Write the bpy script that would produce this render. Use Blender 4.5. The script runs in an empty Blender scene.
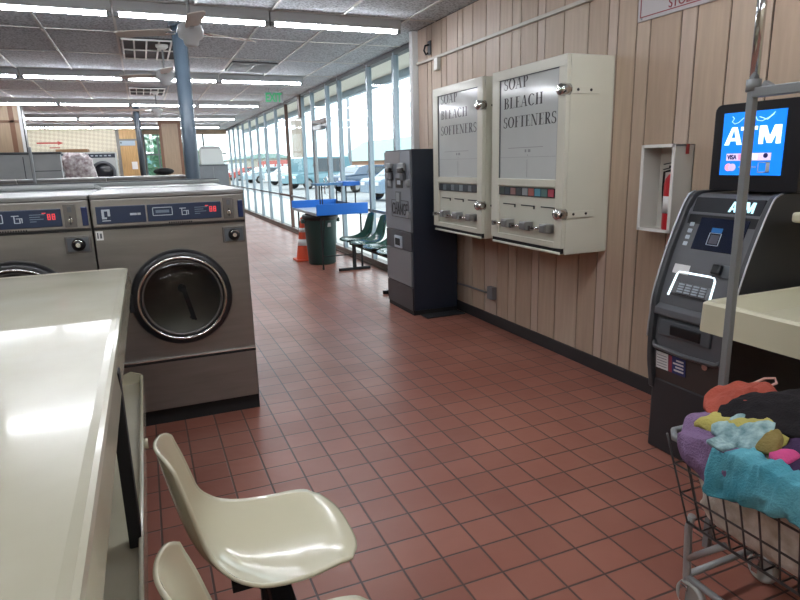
import bpy, bmesh, math, random
from mathutils import Vector, Matrix, noise
random.seed(7)
PI = math.pi
SC = bpy.context.scene
COL = SC.collection
SCALE = 0.9          # everything is laid out in units of 0.9 m; scaled to metres at the end

# ------------------------------------------------------------------ materials
def lin(c):
    return c / 12.92 if c <= .04045 else ((c + .055) / 1.055) ** 2.4
def rgb(h):
    return tuple(lin(int(h[i:i + 2], 16) / 255) for i in (0, 2, 4)) + (1,)
MATS = {}
def mat(name, col, rough=.5, metal=0., emit=0., coat=0., vary=0., vscale=4., bump=0., bscale=60., spec=.5, stretch=None, dark=None):
    if name in MATS: return MATS[name]
    m = bpy.data.materials.new(name); m.use_nodes = True
    nt = m.node_tree; b = nt.nodes['Principled BSDF']
    b.inputs['Base Color'].default_value = rgb(col)
    b.inputs['Roughness'].default_value = rough
    b.inputs['Metallic'].default_value = metal
    b.inputs['Specular IOR Level'].default_value = spec
    b.inputs['Coat Weight'].default_value = coat
    b.inputs['Coat Roughness'].default_value = .08
    if emit:
        b.inputs['Emission Color'].default_value = rgb(col); b.inputs['Emission Strength'].default_value = emit
    tc = nt.nodes.new('ShaderNodeTexCoord')
    mp = nt.nodes.new('ShaderNodeMapping')
    if stretch: mp.inputs['Scale'].default_value = stretch
    nt.links.new(tc.outputs['Object'], mp.inputs['Vector'])
    if vary:
        n = nt.nodes.new('ShaderNodeTexNoise'); n.inputs['Scale'].default_value = vscale; n.inputs['Detail'].default_value = 5
        nt.links.new(mp.outputs['Vector'], n.inputs['Vector'])
        mx = nt.nodes.new('ShaderNodeMix'); mx.data_type = 'RGBA'
        r = nt.nodes.new('ShaderNodeMapRange'); r.inputs['From Min'].default_value = .3; r.inputs['From Max'].default_value = .7
        nt.links.new(n.outputs['Fac'], r.inputs['Value'])
        nt.links.new(r.outputs['Result'], mx.inputs['Factor'])
        c = rgb(col); d = rgb(dark) if dark else tuple(x * (1 - vary) for x in c[:3]) + (1,)
        mx.inputs['A'].default_value = d; mx.inputs['B'].default_value = tuple(min(1, x * (1 + (0 if dark else vary * .5))) for x in c[:3]) + (1,)
        nt.links.new(mx.outputs['Result'], b.inputs['Base Color'])
    if bump:
        n = nt.nodes.new('ShaderNodeTexNoise'); n.inputs['Scale'].default_value = bscale; n.inputs['Detail'].default_value = 4
        nt.links.new(mp.outputs['Vector'], n.inputs['Vector'])
        bp = nt.nodes.new('ShaderNodeBump'); bp.inputs['Strength'].default_value = bump; bp.inputs['Distance'].default_value = .01
        nt.links.new(n.outputs['Fac'], bp.inputs['Height']); nt.links.new(bp.outputs['Normal'], b.inputs['Normal'])
    MATS[name] = m
    return m

def tile_floor_mat():
    m = bpy.data.materials.new('quarry_tile'); m.use_nodes = True; nt = m.node_tree; N = nt.nodes; L = nt.links
    b = N['Principled BSDF']
    tc = N.new('ShaderNodeTexCoord'); sp = N.new('ShaderNodeSeparateXYZ'); L.new(tc.outputs['Object'], sp.inputs[0])
    def M(op, a, bb=None, c=None):
        n = N.new('ShaderNodeMath'); n.operation = op
        for i, v in enumerate((a, bb, c)):
            if v is None: continue
            if isinstance(v, (int, float)): n.inputs[i].default_value = v
            else: L.new(v, n.inputs[i])
        return n.outputs[0]
    P = .1725
    u = M('DIVIDE', M('ADD', sp.outputs[0], 100 * P - .941), P); v = M('DIVIDE', M('ADD', sp.outputs[1], 100 * P - 2.925), P)
    fu = M('FRACT', u); fv = M('FRACT', v)
    du = M('MINIMUM', fu, M('SUBTRACT', 1., fu)); dv = M('MINIMUM', fv, M('SUBTRACT', 1., fv))
    d = M('MINIMUM', du, dv)
    mr = N.new('ShaderNodeMapRange'); mr.interpolation_type = 'SMOOTHSTEP'
    mr.inputs['From Min'].default_value = .017; mr.inputs['From Max'].default_value = .034; L.new(d, mr.inputs['Value'])
    cb = N.new('ShaderNodeCombineXYZ'); L.new(M('FLOOR', u), cb.inputs[0]); L.new(M('FLOOR', v), cb.inputs[1])
    wn = N.new('ShaderNodeTexWhiteNoise'); wn.noise_dimensions = '2D'; L.new(cb.outputs[0], wn.inputs['Vector'])
    ramp = N.new('ShaderNodeValToRGB'); cr = ramp.color_ramp
    cr.elements[0].color = rgb('915e50'); cr.elements[1].color = rgb('a06b5c')
    e = cr.elements.new(.5); e.color = rgb('986455')
    L.new(wn.outputs['Value'], ramp.inputs['Fac'])
    ns = N.new('ShaderNodeTexNoise'); ns.inputs['Scale'].default_value = 1.3; ns.inputs['Detail'].default_value = 3; L.new(tc.outputs['Object'], ns.inputs['Vector'])
    mud = N.new('ShaderNodeMix'); mud.data_type = 'RGBA'; mud.blend_type = 'MULTIPLY'
    r2 = N.new('ShaderNodeMapRange'); r2.inputs['From Min'].default_value = .35; r2.inputs['From Max'].default_value = .65; r2.inputs['To Min'].default_value = 0; r2.inputs['To Max'].default_value = .55
    L.new(ns.outputs['Fac'], r2.inputs['Value']); L.new(r2.outputs['Result'], mud.inputs['Factor'])
    L.new(ramp.outputs['Color'], mud.inputs['A']); mud.inputs['B'].default_value = rgb('d6bcb6')
    g = N.new('ShaderNodeMix'); g.data_type = 'RGBA'; L.new(mr.outputs['Result'], g.inputs['Factor'])
    g.inputs['A'].default_value = rgb('4f3b35'); L.new(mud.outputs['Result'], g.inputs['B'])
    L.new(g.outputs['Result'], b.inputs['Base Color'])
    rr = N.new('ShaderNodeMapRange'); rr.inputs['To Min'].default_value = .27; rr.inputs['To Max'].default_value = .44
    L.new(ns.outputs['Fac'], rr.inputs['Value']); L.new(rr.outputs['Result'], b.inputs['Roughness'])
    bp = N.new('ShaderNodeBump'); bp.inputs['Strength'].default_value = .5; bp.inputs['Distance'].default_value = .004
    L.new(mr.outputs['Result'], bp.inputs['Height'])
    n3 = N.new('ShaderNodeTexNoise'); n3.inputs['Scale'].default_value = 14; n3.inputs['Detail'].default_value = 1; L.new(tc.outputs['Object'], n3.inputs['Vector'])
    b2 = N.new('ShaderNodeBump'); b2.inputs['Strength'].default_value = .12; b2.inputs['Distance'].default_value = .01
    L.new(n3.outputs['Fac'], b2.inputs['Height']); L.new(bp.outputs['Normal'], b2.inputs['Normal']); L.new(b2.outputs['Normal'], b.inputs['Normal'])
    return m

def ceiling_mat():
    m = mat('acoustic_tile', 'b4b3b1', .95, spec=.1)
    nt = m.node_tree; N = nt.nodes; L = nt.links; b = N['Principled BSDF']
    tc = N.new('ShaderNodeTexCoord')
    n = N.new('ShaderNodeTexNoise'); n.inputs['Scale'].default_value = 48; n.inputs['Detail'].default_value = 3; L.new(tc.outputs['Object'], n.inputs['Vector'])
    r = N.new('ShaderNodeValToRGB'); r.color_ramp.elements[0].position = .40; r.color_ramp.elements[0].color = rgb('99a0a6')
    r.color_ramp.elements[1].position = .52; r.color_ramp.elements[1].color = rgb('cbd1d6'); L.new(n.outputs['Fac'], r.inputs['Fac'])
    L.new(r.outputs['Color'], b.inputs['Base Color'])
    return m

def lattice_mat():
    m = mat('lattice_paper', 'cbc3a8', .8)
    nt = m.node_tree; N = nt.nodes; L = nt.links; b = N['Principled BSDF']
    tc = N.new('ShaderNodeTexCoord'); mp = N.new('ShaderNodeMapping'); mp.inputs['Rotation'].default_value = (0, math.radians(38), 0)
    L.new(tc.outputs['Object'], mp.inputs['Vector'])
    ch = N.new('ShaderNodeTexChecker'); ch.inputs['Scale'].default_value = 11
    ch.inputs['Color1'].default_value = rgb('ccc6b2'); ch.inputs['Color2'].default_value = rgb('bcb4a0')
    L.new(mp.outputs['Vector'], ch.inputs['Vector']); L.new(ch.outputs['Color'], b.inputs['Base Color'])
    return m

def glass_mat(name='window_glass', tint='f2f8f8', ior=1.45):
    m = bpy.data.materials.new(name); m.use_nodes = True; nt = m.node_tree; N = nt.nodes; L = nt.links
    N.remove(N['Principled BSDF']); out = N['Material Output']
    t = N.new('ShaderNodeBsdfTransparent'); t.inputs['Color'].default_value = rgb(tint)
    g = N.new('ShaderNodeBsdfGlossy'); g.inputs['Roughness'].default_value = .02
    lw = N.new('ShaderNodeLayerWeight'); lw.inputs['Blend'].default_value = .5
    pw = N.new('ShaderNodeMath'); pw.operation = 'POWER'; pw.inputs[1].default_value = 5; L.new(lw.outputs['Facing'], pw.inputs[0])
    f = N.new('ShaderNodeMath'); f.operation = 'MULTIPLY_ADD'; f.inputs[1].default_value = .07; f.inputs[2].default_value = .02 * (ior - 1) / .45; L.new(pw.outputs[0], f.inputs[0])
    mx = N.new('ShaderNodeMixShader'); L.new(f.outputs[0], mx.inputs[0]); L.new(t.outputs[0], mx.inputs[1]); L.new(g.outputs[0], mx.inputs[2])
    L.new(mx.outputs[0], out.inputs['Surface']); MATS[name] = m
    return m

FLOOR = tile_floor_mat(); CEIL = ceiling_mat(); LATT = lattice_mat(); GLASS = glass_mat()
DOORGLASS = glass_mat('door_glass', 'b9bdc0', 1.5)
STEEL = mat('brushed_steel', '8a8784', .36, .85, vary=.10, vscale=3, stretch=(1, 1, 9), bump=.05, bscale=20)
STEELD = mat('dark_steel', '6d6a68', .42, .8, vary=.12, vscale=3)
CHROME = mat('chrome', 'd8d8d8', .12, 1.)
BLACK = mat('black_plastic', '17181b', .32)
BLACKM = mat('black_matte', '121214', .75)
NAVY = mat('navy_panel', '1d2d48', .3)
GREYMET = mat('grey_paint', '8c9092', .5, vary=.06)
GREYDK = mat('grey_dark_paint', '53575c', .5, vary=.05)
IVORY = mat('ivory_fibreglass', 'c6c2b0', .22, coat=.4, vary=.07, vscale=2.2, dark='b3ae98')
IVORYC = mat('ivory_shell', 'cdc7ad', .2, coat=.5, vary=.03)
CREAM = mat('cream_enamel', 'd6d5c6', .32, coat=.2, vary=.03)
WHITE = mat('white_enamel', 'e2e2de', .4)
WOODS = [mat('panel_wood_%d' % i, c, .5, vary=.10, vscale=5, stretch=(6, 6, .5), bump=.05, bscale=30) for i, c in enumerate(('b9a592', 'b19b87', 'bda999', 'b5a08c'))]
WOODY = mat('yellow_wood', 'b8935f', .5, vary=.3, vscale=5, stretch=(6, 6, .5))
WOODT = mat('tan_wood', '9c8770', .5, vary=.15, vscale=5, stretch=(6, 6, .5))
WOODB = mat('brown_trim', '70503c', .5, vary=.1)
GROOVE = mat('groove_dark', '33271f', .8)
ALU = mat('aluminium_white', '8c99a3', .32, .35)
BROWN = mat('brown_metal', '5b4238', .5)
POSTB = mat('post_blue', '4c5a67', .38, vary=.08)
POSTD = mat('post_blue_dark', '20272f', .45, vary=.08)
TUBE = mat('tube_glow', 'f5f9ff', .5, emit=42.0)
BASEB = mat('baseboard_black', '2a292b', .5)
CONC = mat('concrete', 'a9a8a4', .9, vary=.15, vscale=2)
ORANGE = mat('cone_orange', 'd4502f', .5)
GREENP = mat('green_bin', '21413f', .45, vary=.06)
GREENC = mat('green_shell', '2f5a4f', .25, coat=.4)
BLUEP = mat('blue_plastic', '1f6fd0', .35)
TUBEG = mat('cart_grey', '85888a', .42, .3)
WIRE = mat('cart_wire', '5d5f60', .35, .8)
RED = mat('red_paint', 'b3232b', .3)
TAGRED = mat('tag_red', '8d2a2a', .5)
PAPER = mat('paper_white', 'dcdcdc', .6)
BOARD = mat('sign_face', 'b9b4b6', .5)
PRINT = mat('print_black', '1d1d20', .5)
PRINTR = mat('print_maroon', '8a3038', .5)
ATMG = mat('atm_charcoal', '3f4144', .38, vary=.05)
ATMF = mat('atm_fascia', '5b5c60', .35)
ATMB = mat('atm_black', '1c1b1f', .28)
SCRBLUE = mat('screen_blue', '0b74e6', .4, emit=.75)
GLOWW = mat('glow_white', 'e8f6ff', .4, emit=.95)
GLOWC = mat('glow_cyan', 'b5e4ee', .4, emit=.9)
SCRDK = mat('screen_dark', '141a2c', .15, emit=.12)
SCRLT = mat('screen_light', '1f6fb8', .3, emit=.6)
LEDR = mat('led_red', 'd8444a', .4, emit=.5)
PANWHITE = mat('panel_white', 'b4bec8', .5)
EXITG = mat('exit_green', '2f9a62', .5, emit=.25)

# ------------------------------------------------------------------ mesh builder
class MB:
    def __init__(s): s.v = []; s.f = []; s.m = []; s.sm = []; s.mats = []
    def mi(s, m):
        if m is None: return 0
        if m not in s.mats: s.mats.append(m)
        return s.mats.index(m)
    def add(s, vs, fs, m=None, smooth=False):
        o = len(s.v); s.v += [Vector(v) for v in vs]; k = s.mi(m)
        for f in fs: s.f.append([i + o for i in f]); s.m.append(k); s.sm.append(smooth)
        return s
    def box(s, x0, x1, y0, y1, z0, z1, m=None):
        x0, x1 = min(x0, x1), max(x0, x1); y0, y1 = min(y0, y1), max(y0, y1); z0, z1 = min(z0, z1), max(z0, z1)
        return s.add([(x0, y0, z0), (x1, y0, z0), (x1, y1, z0), (x0, y1, z0), (x0, y0, z1), (x1, y0, z1), (x1, y1, z1), (x0, y1, z1)],
                     [(0, 3, 2, 1), (4, 5, 6, 7), (0, 1, 5, 4), (1, 2, 6, 5), (2, 3, 7, 6), (3, 0, 4, 7)], m)
    def frame(s, a):      # two perpendicular vectors
        a = a.normalized(); t = Vector((0, 0, 1)) if abs(a.z) < .9 else Vector((1, 0, 0))
        u = a.cross(t).normalized(); return u, a.cross(u).normalized()
    def cyl(s, p0, p1, r0, r1=None, n=16, m=None, caps=True):
        p0 = Vector(p0); p1 = Vector(p1); r1 = r0 if r1 is None else r1; u, w = s.frame(p1 - p0)
        vs = []
        for p, r in ((p0, r0), (p1, r1)):
            for i in range(n): a = 2 * PI * i / n; vs.append(p + u * r * math.cos(a) + w * r * math.sin(a))
        s.add(vs, [(i, (i + 1) % n, n + (i + 1) % n, n + i) for i in range(n)], m, True)
        if caps: s.add(vs, [tuple(range(n))[::-1], tuple(range(n, 2 * n))], m)
        return s
    def bar(s, p0, p1, w, h, m=None, up=(0, 0, 1)):
        p0 = Vector(p0); p1 = Vector(p1); a = (p1 - p0).normalized(); upv = Vector(up)
        if abs(a.dot(upv)) > .95: upv = Vector((0, 1, 0))
        u = a.cross(upv).normalized() * w / 2; v = u.cross(a).normalized() * h / 2
        vs = [p + su * u + sv * v for p in (p0, p1) for su, sv in ((-1, -1), (1, -1), (1, 1), (-1, 1))]
        return s.add(vs, [(0, 3, 2, 1), (4, 5, 6, 7), (0, 1, 5, 4), (1, 2, 6, 5), (2, 3, 7, 6), (3, 0, 4, 7)], m)
    def tube(s, pts, r, n=8, m=None, closed=False):
        pts = [Vector(p) for p in pts]; N = len(pts); vs = []; u = None
        for i, p in enumerate(pts):
            a = (pts[(i + 1) % N] - pts[i - 1]) if closed else (pts[min(i + 1, N - 1)] - pts[max(i - 1, 0)])
            a.normalize()
            if u is None: u, w = s.frame(a)
            else:
                u = (u - a * u.dot(a)).normalized(); w = a.cross(u).normalized()
            for k in range(n): t = 2 * PI * k / n; vs.append(p + u * r * math.cos(t) + w * r * math.sin(t))
        fs = []
        for i in range(N if closed else N - 1):
            j = (i + 1) % N
            for k in range(n): fs.append((i * n + k, i * n + (k + 1) % n, j * n + (k + 1) % n, j * n + k))
        s.add(vs, fs, m, True)
        if not closed: s.add(vs, [tuple(range(n))[::-1], tuple(range((N - 1) * n, N * n))], m)
        return s
    def lathe(s, prof, c=(0, 0, 0), axis='z', n=32, m=None, smooth=True):
        # prof: (radius, height along axis)
        vs = []; c = Vector(c)
        for r, h in prof:
            for k in range(n):
                t = 2 * PI * k / n; a, b = r * math.cos(t), r * math.sin(t)
                vs.append(c + Vector({'z': (a, b, h), 'y': (a, h, b), 'x': (h, a, b)}[axis]))
        fs = [(i * n + k, i * n + (k + 1) % n, (i + 1) * n + (k + 1) % n, (i + 1) * n + k) for i in range(len(prof) - 1) for k in range(n)]
        return s.add(vs, fs, m, smooth)
    def prism(s, poly, axis, a, b, m=None, smooth=False):
        # poly in the two other axes (x: (y,z), y: (x,z), z: (x,y))
        def P(p, t): return {'x': (t, p[0], p[1]), 'y': (p[0], t, p[1]), 'z': (p[0], p[1], t)}[axis]
        n = len(poly); vs = [P(p, a) for p in poly] + [P(p, b) for p in poly]
        s.add(vs, [tuple(range(n)), tuple(range(n, 2 * n))[::-1]], m)
        return s.add(vs, [(i, (i + 1) % n, n + (i + 1) % n, n + i) for i in range(n)], m, smooth)
    def grid(s, fn, nu, nv, m=None):
        vs = [fn(i / nu, j / nv) for i in range(nu + 1) for j in range(nv + 1)]
        fs = [(i * (nv + 1) + j, (i + 1) * (nv + 1) + j, (i + 1) * (nv + 1) + j + 1, i * (nv + 1) + j + 1) for i in range(nu) for j in range(nv)]
        return s.add(vs, fs, m, True)
    def build(s, name, m=None, parent=None, loc=None, bev=0, seg=2, solid=0, sub=0, fix=True, smooth_it=0):
        org = Vector(loc) if loc is not None else (ORG.get(parent.name, Vector()) if parent else Vector())
        me = bpy.data.meshes.new(name)
        me.from_pydata([v - org for v in s.v], [], s.f)
        if s.mats:
            for k in s.mats: me.materials.append(k if k is not None else m)
            me.polygons.foreach_set('material_index', s.m)
        else: me.materials.append(m)
        me.polygons.foreach_set('use_smooth', s.sm)
        if fix:
            bm = bmesh.new(); bm.from_mesh(me); bmesh.ops.remove_doubles(bm, verts=bm.verts, dist=1e-5)
            bmesh.ops.recalc_face_normals(bm, faces=bm.faces); bm.to_mesh(me); bm.free()
        me.update()
        o = bpy.data.objects.new(name, me); COL.objects.link(o)
        if parent: o.parent = parent
        else: o.location = org
        ORG[o.name] = org
        if smooth_it:
            k = o.modifiers.new('sm', 'SMOOTH'); k.factor = .5; k.iterations = smooth_it
        if solid:
            k = o.modifiers.new('s', 'SOLIDIFY'); k.thickness = solid; k.offset = -1
        if bev:
            k = o.modifiers.new('b', 'BEVEL'); k.width = bev; k.segments = seg; k.limit_method = 'ANGLE'; k.angle_limit = math.radians(40)
        if sub:
            k = o.modifiers.new('u', 'SUBSURF'); k.levels = sub; k.render_levels = sub
        return o
ORG = {}
def thing(name, label, cat, loc=(0, 0, 0), group=None, rz=0):
    o = bpy.data.objects.new(name, None); COL.objects.link(o); o.location = loc; o.rotation_euler.z = rz
    o.empty_display_size = .1
    ORG[o.name] = Vector(loc); o['label'] = label; o['category'] = cat
    if group: o['group'] = group
    return o
def tag(o, label, cat, group=None, kind=None):
    o['label'] = label; o['category'] = cat
    if group: o['group'] = group
    if kind: o['kind'] = kind
    return o
def struct(mb, name, m, label=None, **k):
    o = mb.build(name, m, **k); o['kind'] = 'structure'
    if label: o['label'] = label
    return o
def dup(root, loc, rz=0, label=None, skip=()):
    def cp(o, parent):
        c = o.copy(); COL.objects.link(c)
        if parent: c.parent = parent
        for ch in list(o.children):
            if ch.name.split('.')[0] not in skip: cp(ch, c)
        return c
    r = cp(root, None); r.location = loc; r.rotation_euler.z = rz
    if label: r['label'] = label
    return r
def text_mesh(name, s, m, parent, origin, right, up, height, width=None, depth=.0015, align='LEFT', bold=0.):
    cu = bpy.data.curves.new(name, 'FONT'); cu.body = s; cu.size = 1; cu.extrude = .01; cu.offset = bold
    cu.align_x = align
    t = bpy.data.objects.new(name + '_tmp', cu); COL.objects.link(t)
    bpy.context.view_layer.update()
    me = bpy.data.meshes.new_from_object(t.evaluated_get(bpy.context.evaluated_depsgraph_get()))
    bpy.data.objects.remove(t)
    xs = [v.co.x for v in me.vertices]; ys = [v.co.y for v in me.vertices]
    w0, h0 = max(xs) - min(xs), max(ys) - min(ys); y0 = min(ys); x0 = min(xs) if align == 'LEFT' else (min(xs) + max(xs)) / 2
    sy = height / h0; sx = width / w0 if width else sy
    R = Vector(right).normalized(); U = Vector(up).normalized(); Nn = R.cross(U); org = ORG.get(parent.name, Vector())
    for v in me.vertices:
        c = v.co.copy(); v.co = Vector(origin) + R * (c.x - x0) * sx + U * (c.y - y0) * sy + Nn * (c.z * depth / .01) - org
    me.materials.clear(); me.materials.append(m); me.name = name
    o = bpy.data.objects.new(name, me); COL.objects.link(o); o.parent = parent; ORG[o.name] = org
    return o

# serif lettering, drawn stroke by stroke -------------------------------------------------
def serif_text(word, x0, z0, width, height, place, mb, m=None):
    G = {}
    T, t, sf = .175, .06, .045    # thick, thin, serif height
    def q(x0, y0, x1, y1): return [(x0, y0), (x1, y0), (x1, y1), (x0, y1)]
    def stem(x, w=T, a=0, b=1): return [q(x, a, x + w, b)]
    def ser(x, y, w=.3): return [q(x - w / 2, y, x + w / 2, y + sf)]
    def dg(x0, y0, x1, y1, w): return [[(x0, y0), (x0 + w, y0), (x1 + w, y1), (x1, y1)]]
    def arc(cx, cy, rx, ry, a0, a1, th, tv, n=14):
        out = []
        for i in range(n):
            p = []
            for k, ii in ((0, i), (1, i), (1, i + 1), (0, i + 1)):
                a = math.radians(a0 + (a1 - a0) * ii / n)
                rrx, rry = (rx, ry) if k else (rx - th, ry - tv)
                p.append((cx + rrx * math.cos(a), cy + rry * math.sin(a)))
            out.append(p)
        return out
    G['O'] = (.80, arc(.40, .5, .38, .52, 0, 360, T, t, 28))
    G['S'] = (.56, arc(.28, .74, .22, .27, 30, 270, .11, .06) + arc(.27, .26, .25, .28, -150, 90, .12, .06) + [q(.46, .72, .49, .98)] + [q(.03, .02, .06, .30)])
    G['A'] = (.78, dg(.06, 0, .36, 1, .045) + dg(.52, 0, .33, 1, .15) + [q(.17, .32, .56, .365)] + ser(.09, 0, .24) + ser(.60, 0, .30))
    G['P'] = (.62, stem(.12) + ser(.19, 0, .34) + [q(.02, .965, .35, 1), q(.2, .45, .35, .49)] + arc(.34, .73, .26, .275, -90, 90, .14, .05))
    G['B'] = (.68, stem(.12) + [q(.02, .965, .36, 1), q(.02, 0, .36, .035), q(.2, .51, .38, .55)] + arc(.34, .765, .24, .235, -90, 90, .13, .05) + arc(.36, .27, .28, .28, -90, 90, .15, .05))
    G['L'] = (.64, stem(.12) + ser(.19, .965, .34) + [q(.02, 0, .56, .035), q(.54, 0, .575, .22)])
    G['E'] = (.64, stem(.12) + [q(.02, .965, .56, 1), q(.02, 0, .57, .035), q(.2, .5, .42, .54), q(.40, .42, .43, .62), q(.54, .80, .57, 1), q(.56, 0, .59, .22)])
    G['C'] = (.74, arc(.40, .5, .37, .52, 45, 315, T, t, 22) + [q(.64, .68, .67, .98), q(.64, .06, .67, .2)])
    G['H'] = (.82, stem(.12) + stem(.56) + [q(.2, .5, .6, .54)] + ser(.19, 0, .3) + ser(.19, .965, .3) + ser(.63, 0, .3) + ser(.63, .965, .3))
    G['F'] = (.58, stem(.12) + ser(.19, 0, .34) + [q(.02, .965, .53, 1), q(.2, .5, .40, .54), q(.38, .42, .41, .62), q(.51, .78, .54, 1)])
    G['T'] = (.66, stem(.26) + ser(.335, 0, .32) + [q(.03, .965, .64, 1), q(.03, .78, .06, 1), q(.61, .78, .64, 1)])
    G['N'] = (.82, [q(.12, 0, .165, 1), q(.64, 0, .685, 1)] + dg(.53, 0, .10, 1, .155) + ser(.14, 0, .24) + ser(.12, .965, .2) + ser(.66, .965, .26))
    G['R'] = (.72, stem(.12) + ser(.19, 0, .32) + [q(.02, .965, .36, 1), q(.2, .47, .37, .51)] + arc(.34, .74, .25, .265, -90, 90, .14, .05) + dg(.50, 0, .28, .5, .16) + ser(.62, 0, .2))
    tot = sum(G[c][0] for c in word); x = x0; k = width / tot
    for i, c in enumerate(word):
        w, polys = G[c]
        for j, p in enumerate(polys):
            d = .0008 + .00006 * j
            mb.add([place(x + a * k, z0 + b * height, d) for a, b in p], [tuple(range(len(p)))], m)
        x += w * k

def block_atm(name, m, parent, origin, right, up, height, width, d=.0015):
    T = .19; gl = [[[(0, 0), (.24, 0), (.49, 1), (.36, 1)], [(.68, 0), (.92, 0), (.62, 1), (.45, 1)], [(.2, .22), (.74, .22), (.70, .40), (.24, .40)]],
          [[(.30, 0), (.54, 0), (.54, .99), (.30, .99)], [(0, .80), (.84, .80), (.84, 1), (0, 1)]],
          [[(0, 0), (.21, 0), (.21, 1), (0, 1)], [(.85, 0), (1.06, 0), (1.06, 1), (.85, 1)], [(.42, .05), (.64, .05), (.32, 1), (.06, 1)], [(.42, .05), (.64, .05), (1.0, 1), (.74, 1)]]]
    adv = [0, .84, 1.80]; tot = 2.86; Rv = Vector(right); Uv = Vector(up); Nv = Rv.cross(Uv)
    for g, a in zip(gl, adv):
        mb = MB()
        for j, poly in enumerate(g):
            n = len(poly); dd = d + j * .0002
            P = [Vector(origin) + Rv * ((x + a) / tot * width) + Uv * (y * height) for x, y in poly]
            mb.add([p + Nv * dd for p in P] + [p - Nv * d for p in P], [tuple(range(n)), tuple(range(n, 2 * n))[::-1]] + [(i, n + i, n + (i + 1) % n, (i + 1) % n) for i in range(n)])
        mb.build(name, m, parent, fix=False)

# ------------------------------------------------------------------ camera
cam = bpy.data.cameras.new('camera'); co = bpy.data.objects.new('camera', cam); COL.objects.link(co)
R = ((0.921174, 0.109286, -0.373489), (-0.388364, 0.197192, -0.90016), (-0.024726, 0.974254, 0.224091))
M4 = Matrix(R).to_4x4(); M4.translation = Vector((0, 0, 1.55)); co.matrix_world = M4
cam.sensor_width = 36; cam.lens = 598 / 800 * 36; cam.clip_start = .02; cam.clip_end = 800
SC.camera = co

# ------------------------------------------------------------------ setting
CZ = 2.96; XW = 2.97; XG = 3.2; YC = 6.52; YF = 25.0; XL = -6.0; YB = -2.6
o = struct(MB().box(XL - .1, XG + .12, YB - .1, YF + .1, -.12, 0), 'floor', FLOOR, 'red brown quarry tile floor')
mb = MB().box(XL - .1, XG + .12, YB - .1, YF + .1, CZ + .012, CZ + .16, CEIL)
x = 1.28 - .685 * 10
TB = mat('tee_bar', 'c9c9c6', .5)
while x < 3.1:
    if x > XL: mb.box(x - .012, x + .012, YB, YF, CZ, CZ + .02, TB)
    x += .685
y = 7.4 - 1.37 * 7
while y < YF:
    mb.box(XL, XG, y - .01, y + .01, CZ + .004, CZ + .02, TB); y += 1.37
struct(mb, 'ceiling', CEIL, 'grey speckled drop ceiling tiles in thin metal grid')

# right wall: random-width grooved planks
ys = [2.232, 2.475, 2.69, 2.80, 3.035, 3.15, 3.32, 3.41, 3.61, 3.88, 4.11, 4.21, 4.44, 4.57, 4.76, 4.99, 5.23, 5.42, 5.53, 5.76, 5.88, 6.11, 6.22, 6.46]
w = [.24, .22, .11, .235, .115, .17, .09, .20, .27, .23, .10, .23, .13, .19, .23]
k = 0; y = 2.232
while y > YB: y -= w[k % len(w)]; k += 1; ys.append(y)
ys = sorted(ys)
mb = MB().box(XW + .008, XW + .12, YB, 6.46, 0, CZ + .1, GROOVE)
for i in range(len(ys) - 1):
    mb.box(XW, XW + .02, ys[i] + .006, ys[i + 1] - .006, .0, CZ, WOODS[(i * 7 + 3) % 4])
struct(mb, 'wall_right', WOODS[0], 'tan grooved wood panel wall')
struct(MB().box(XW - .014, XW, YB, 6.46, 0, .10), 'baseboard_right', BASEB, 'black rubber baseboard')
struct(MB().box(2.90, XG + .12, 6.46, 6.54, 0, CZ), 'trim_1', mat('trim_white', 'c3c4c4', .5), 'pale metal corner trim at the end of the wood wall', bev=.004)
# other walls
struct(MB().box(XL - .12, XL, YB, YF, 0, CZ), 'wall_left', mat('wall_cream', 'c9bfa8', .8, vary=.05))
struct(MB().box(XL, XG, YB - .12, YB, 0, CZ), 'wall_back', MATS['wall_cream'])
mb = MB().box(XL, .19, YF, YF + .12, 0, CZ, WOODT).box(.19, XG, YF, YF + .12, 0, 1.15, WOODT).box(.19, XG, YF, YF + .12, 2.80, CZ + .1, WOODT)
struct(mb, 'wall_front', WOODT, 'far wood wall with windows')
# bulkhead with lattice paper over the dryer wall, its door panel
struct(MB().box(XL, -.68, 22.98, 23.3, 0, CZ), 'wall_far', LATT, 'cream lattice papered wall at the far end')
struct(MB().box(XL, -2.2, 15.0, 15.2, 0, CZ, WOODT).box(-2.42, -2.33, 14.985, 15.0, 0, CZ, WOODB).box(-2.24, -2.185, 14.97, 15.22, 0, CZ, MATS['trim_white']).box(-2.185, -2.165, 14.97, 15.22, 0, CZ, BLACK).box(XL, -2.25, 14.985, 15.0, 2.55, 2.6, WOODB),
       'wall_partition', WOODT, 'tan wood partition with brown stripe, beyond the grey cabinet at the left')
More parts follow.
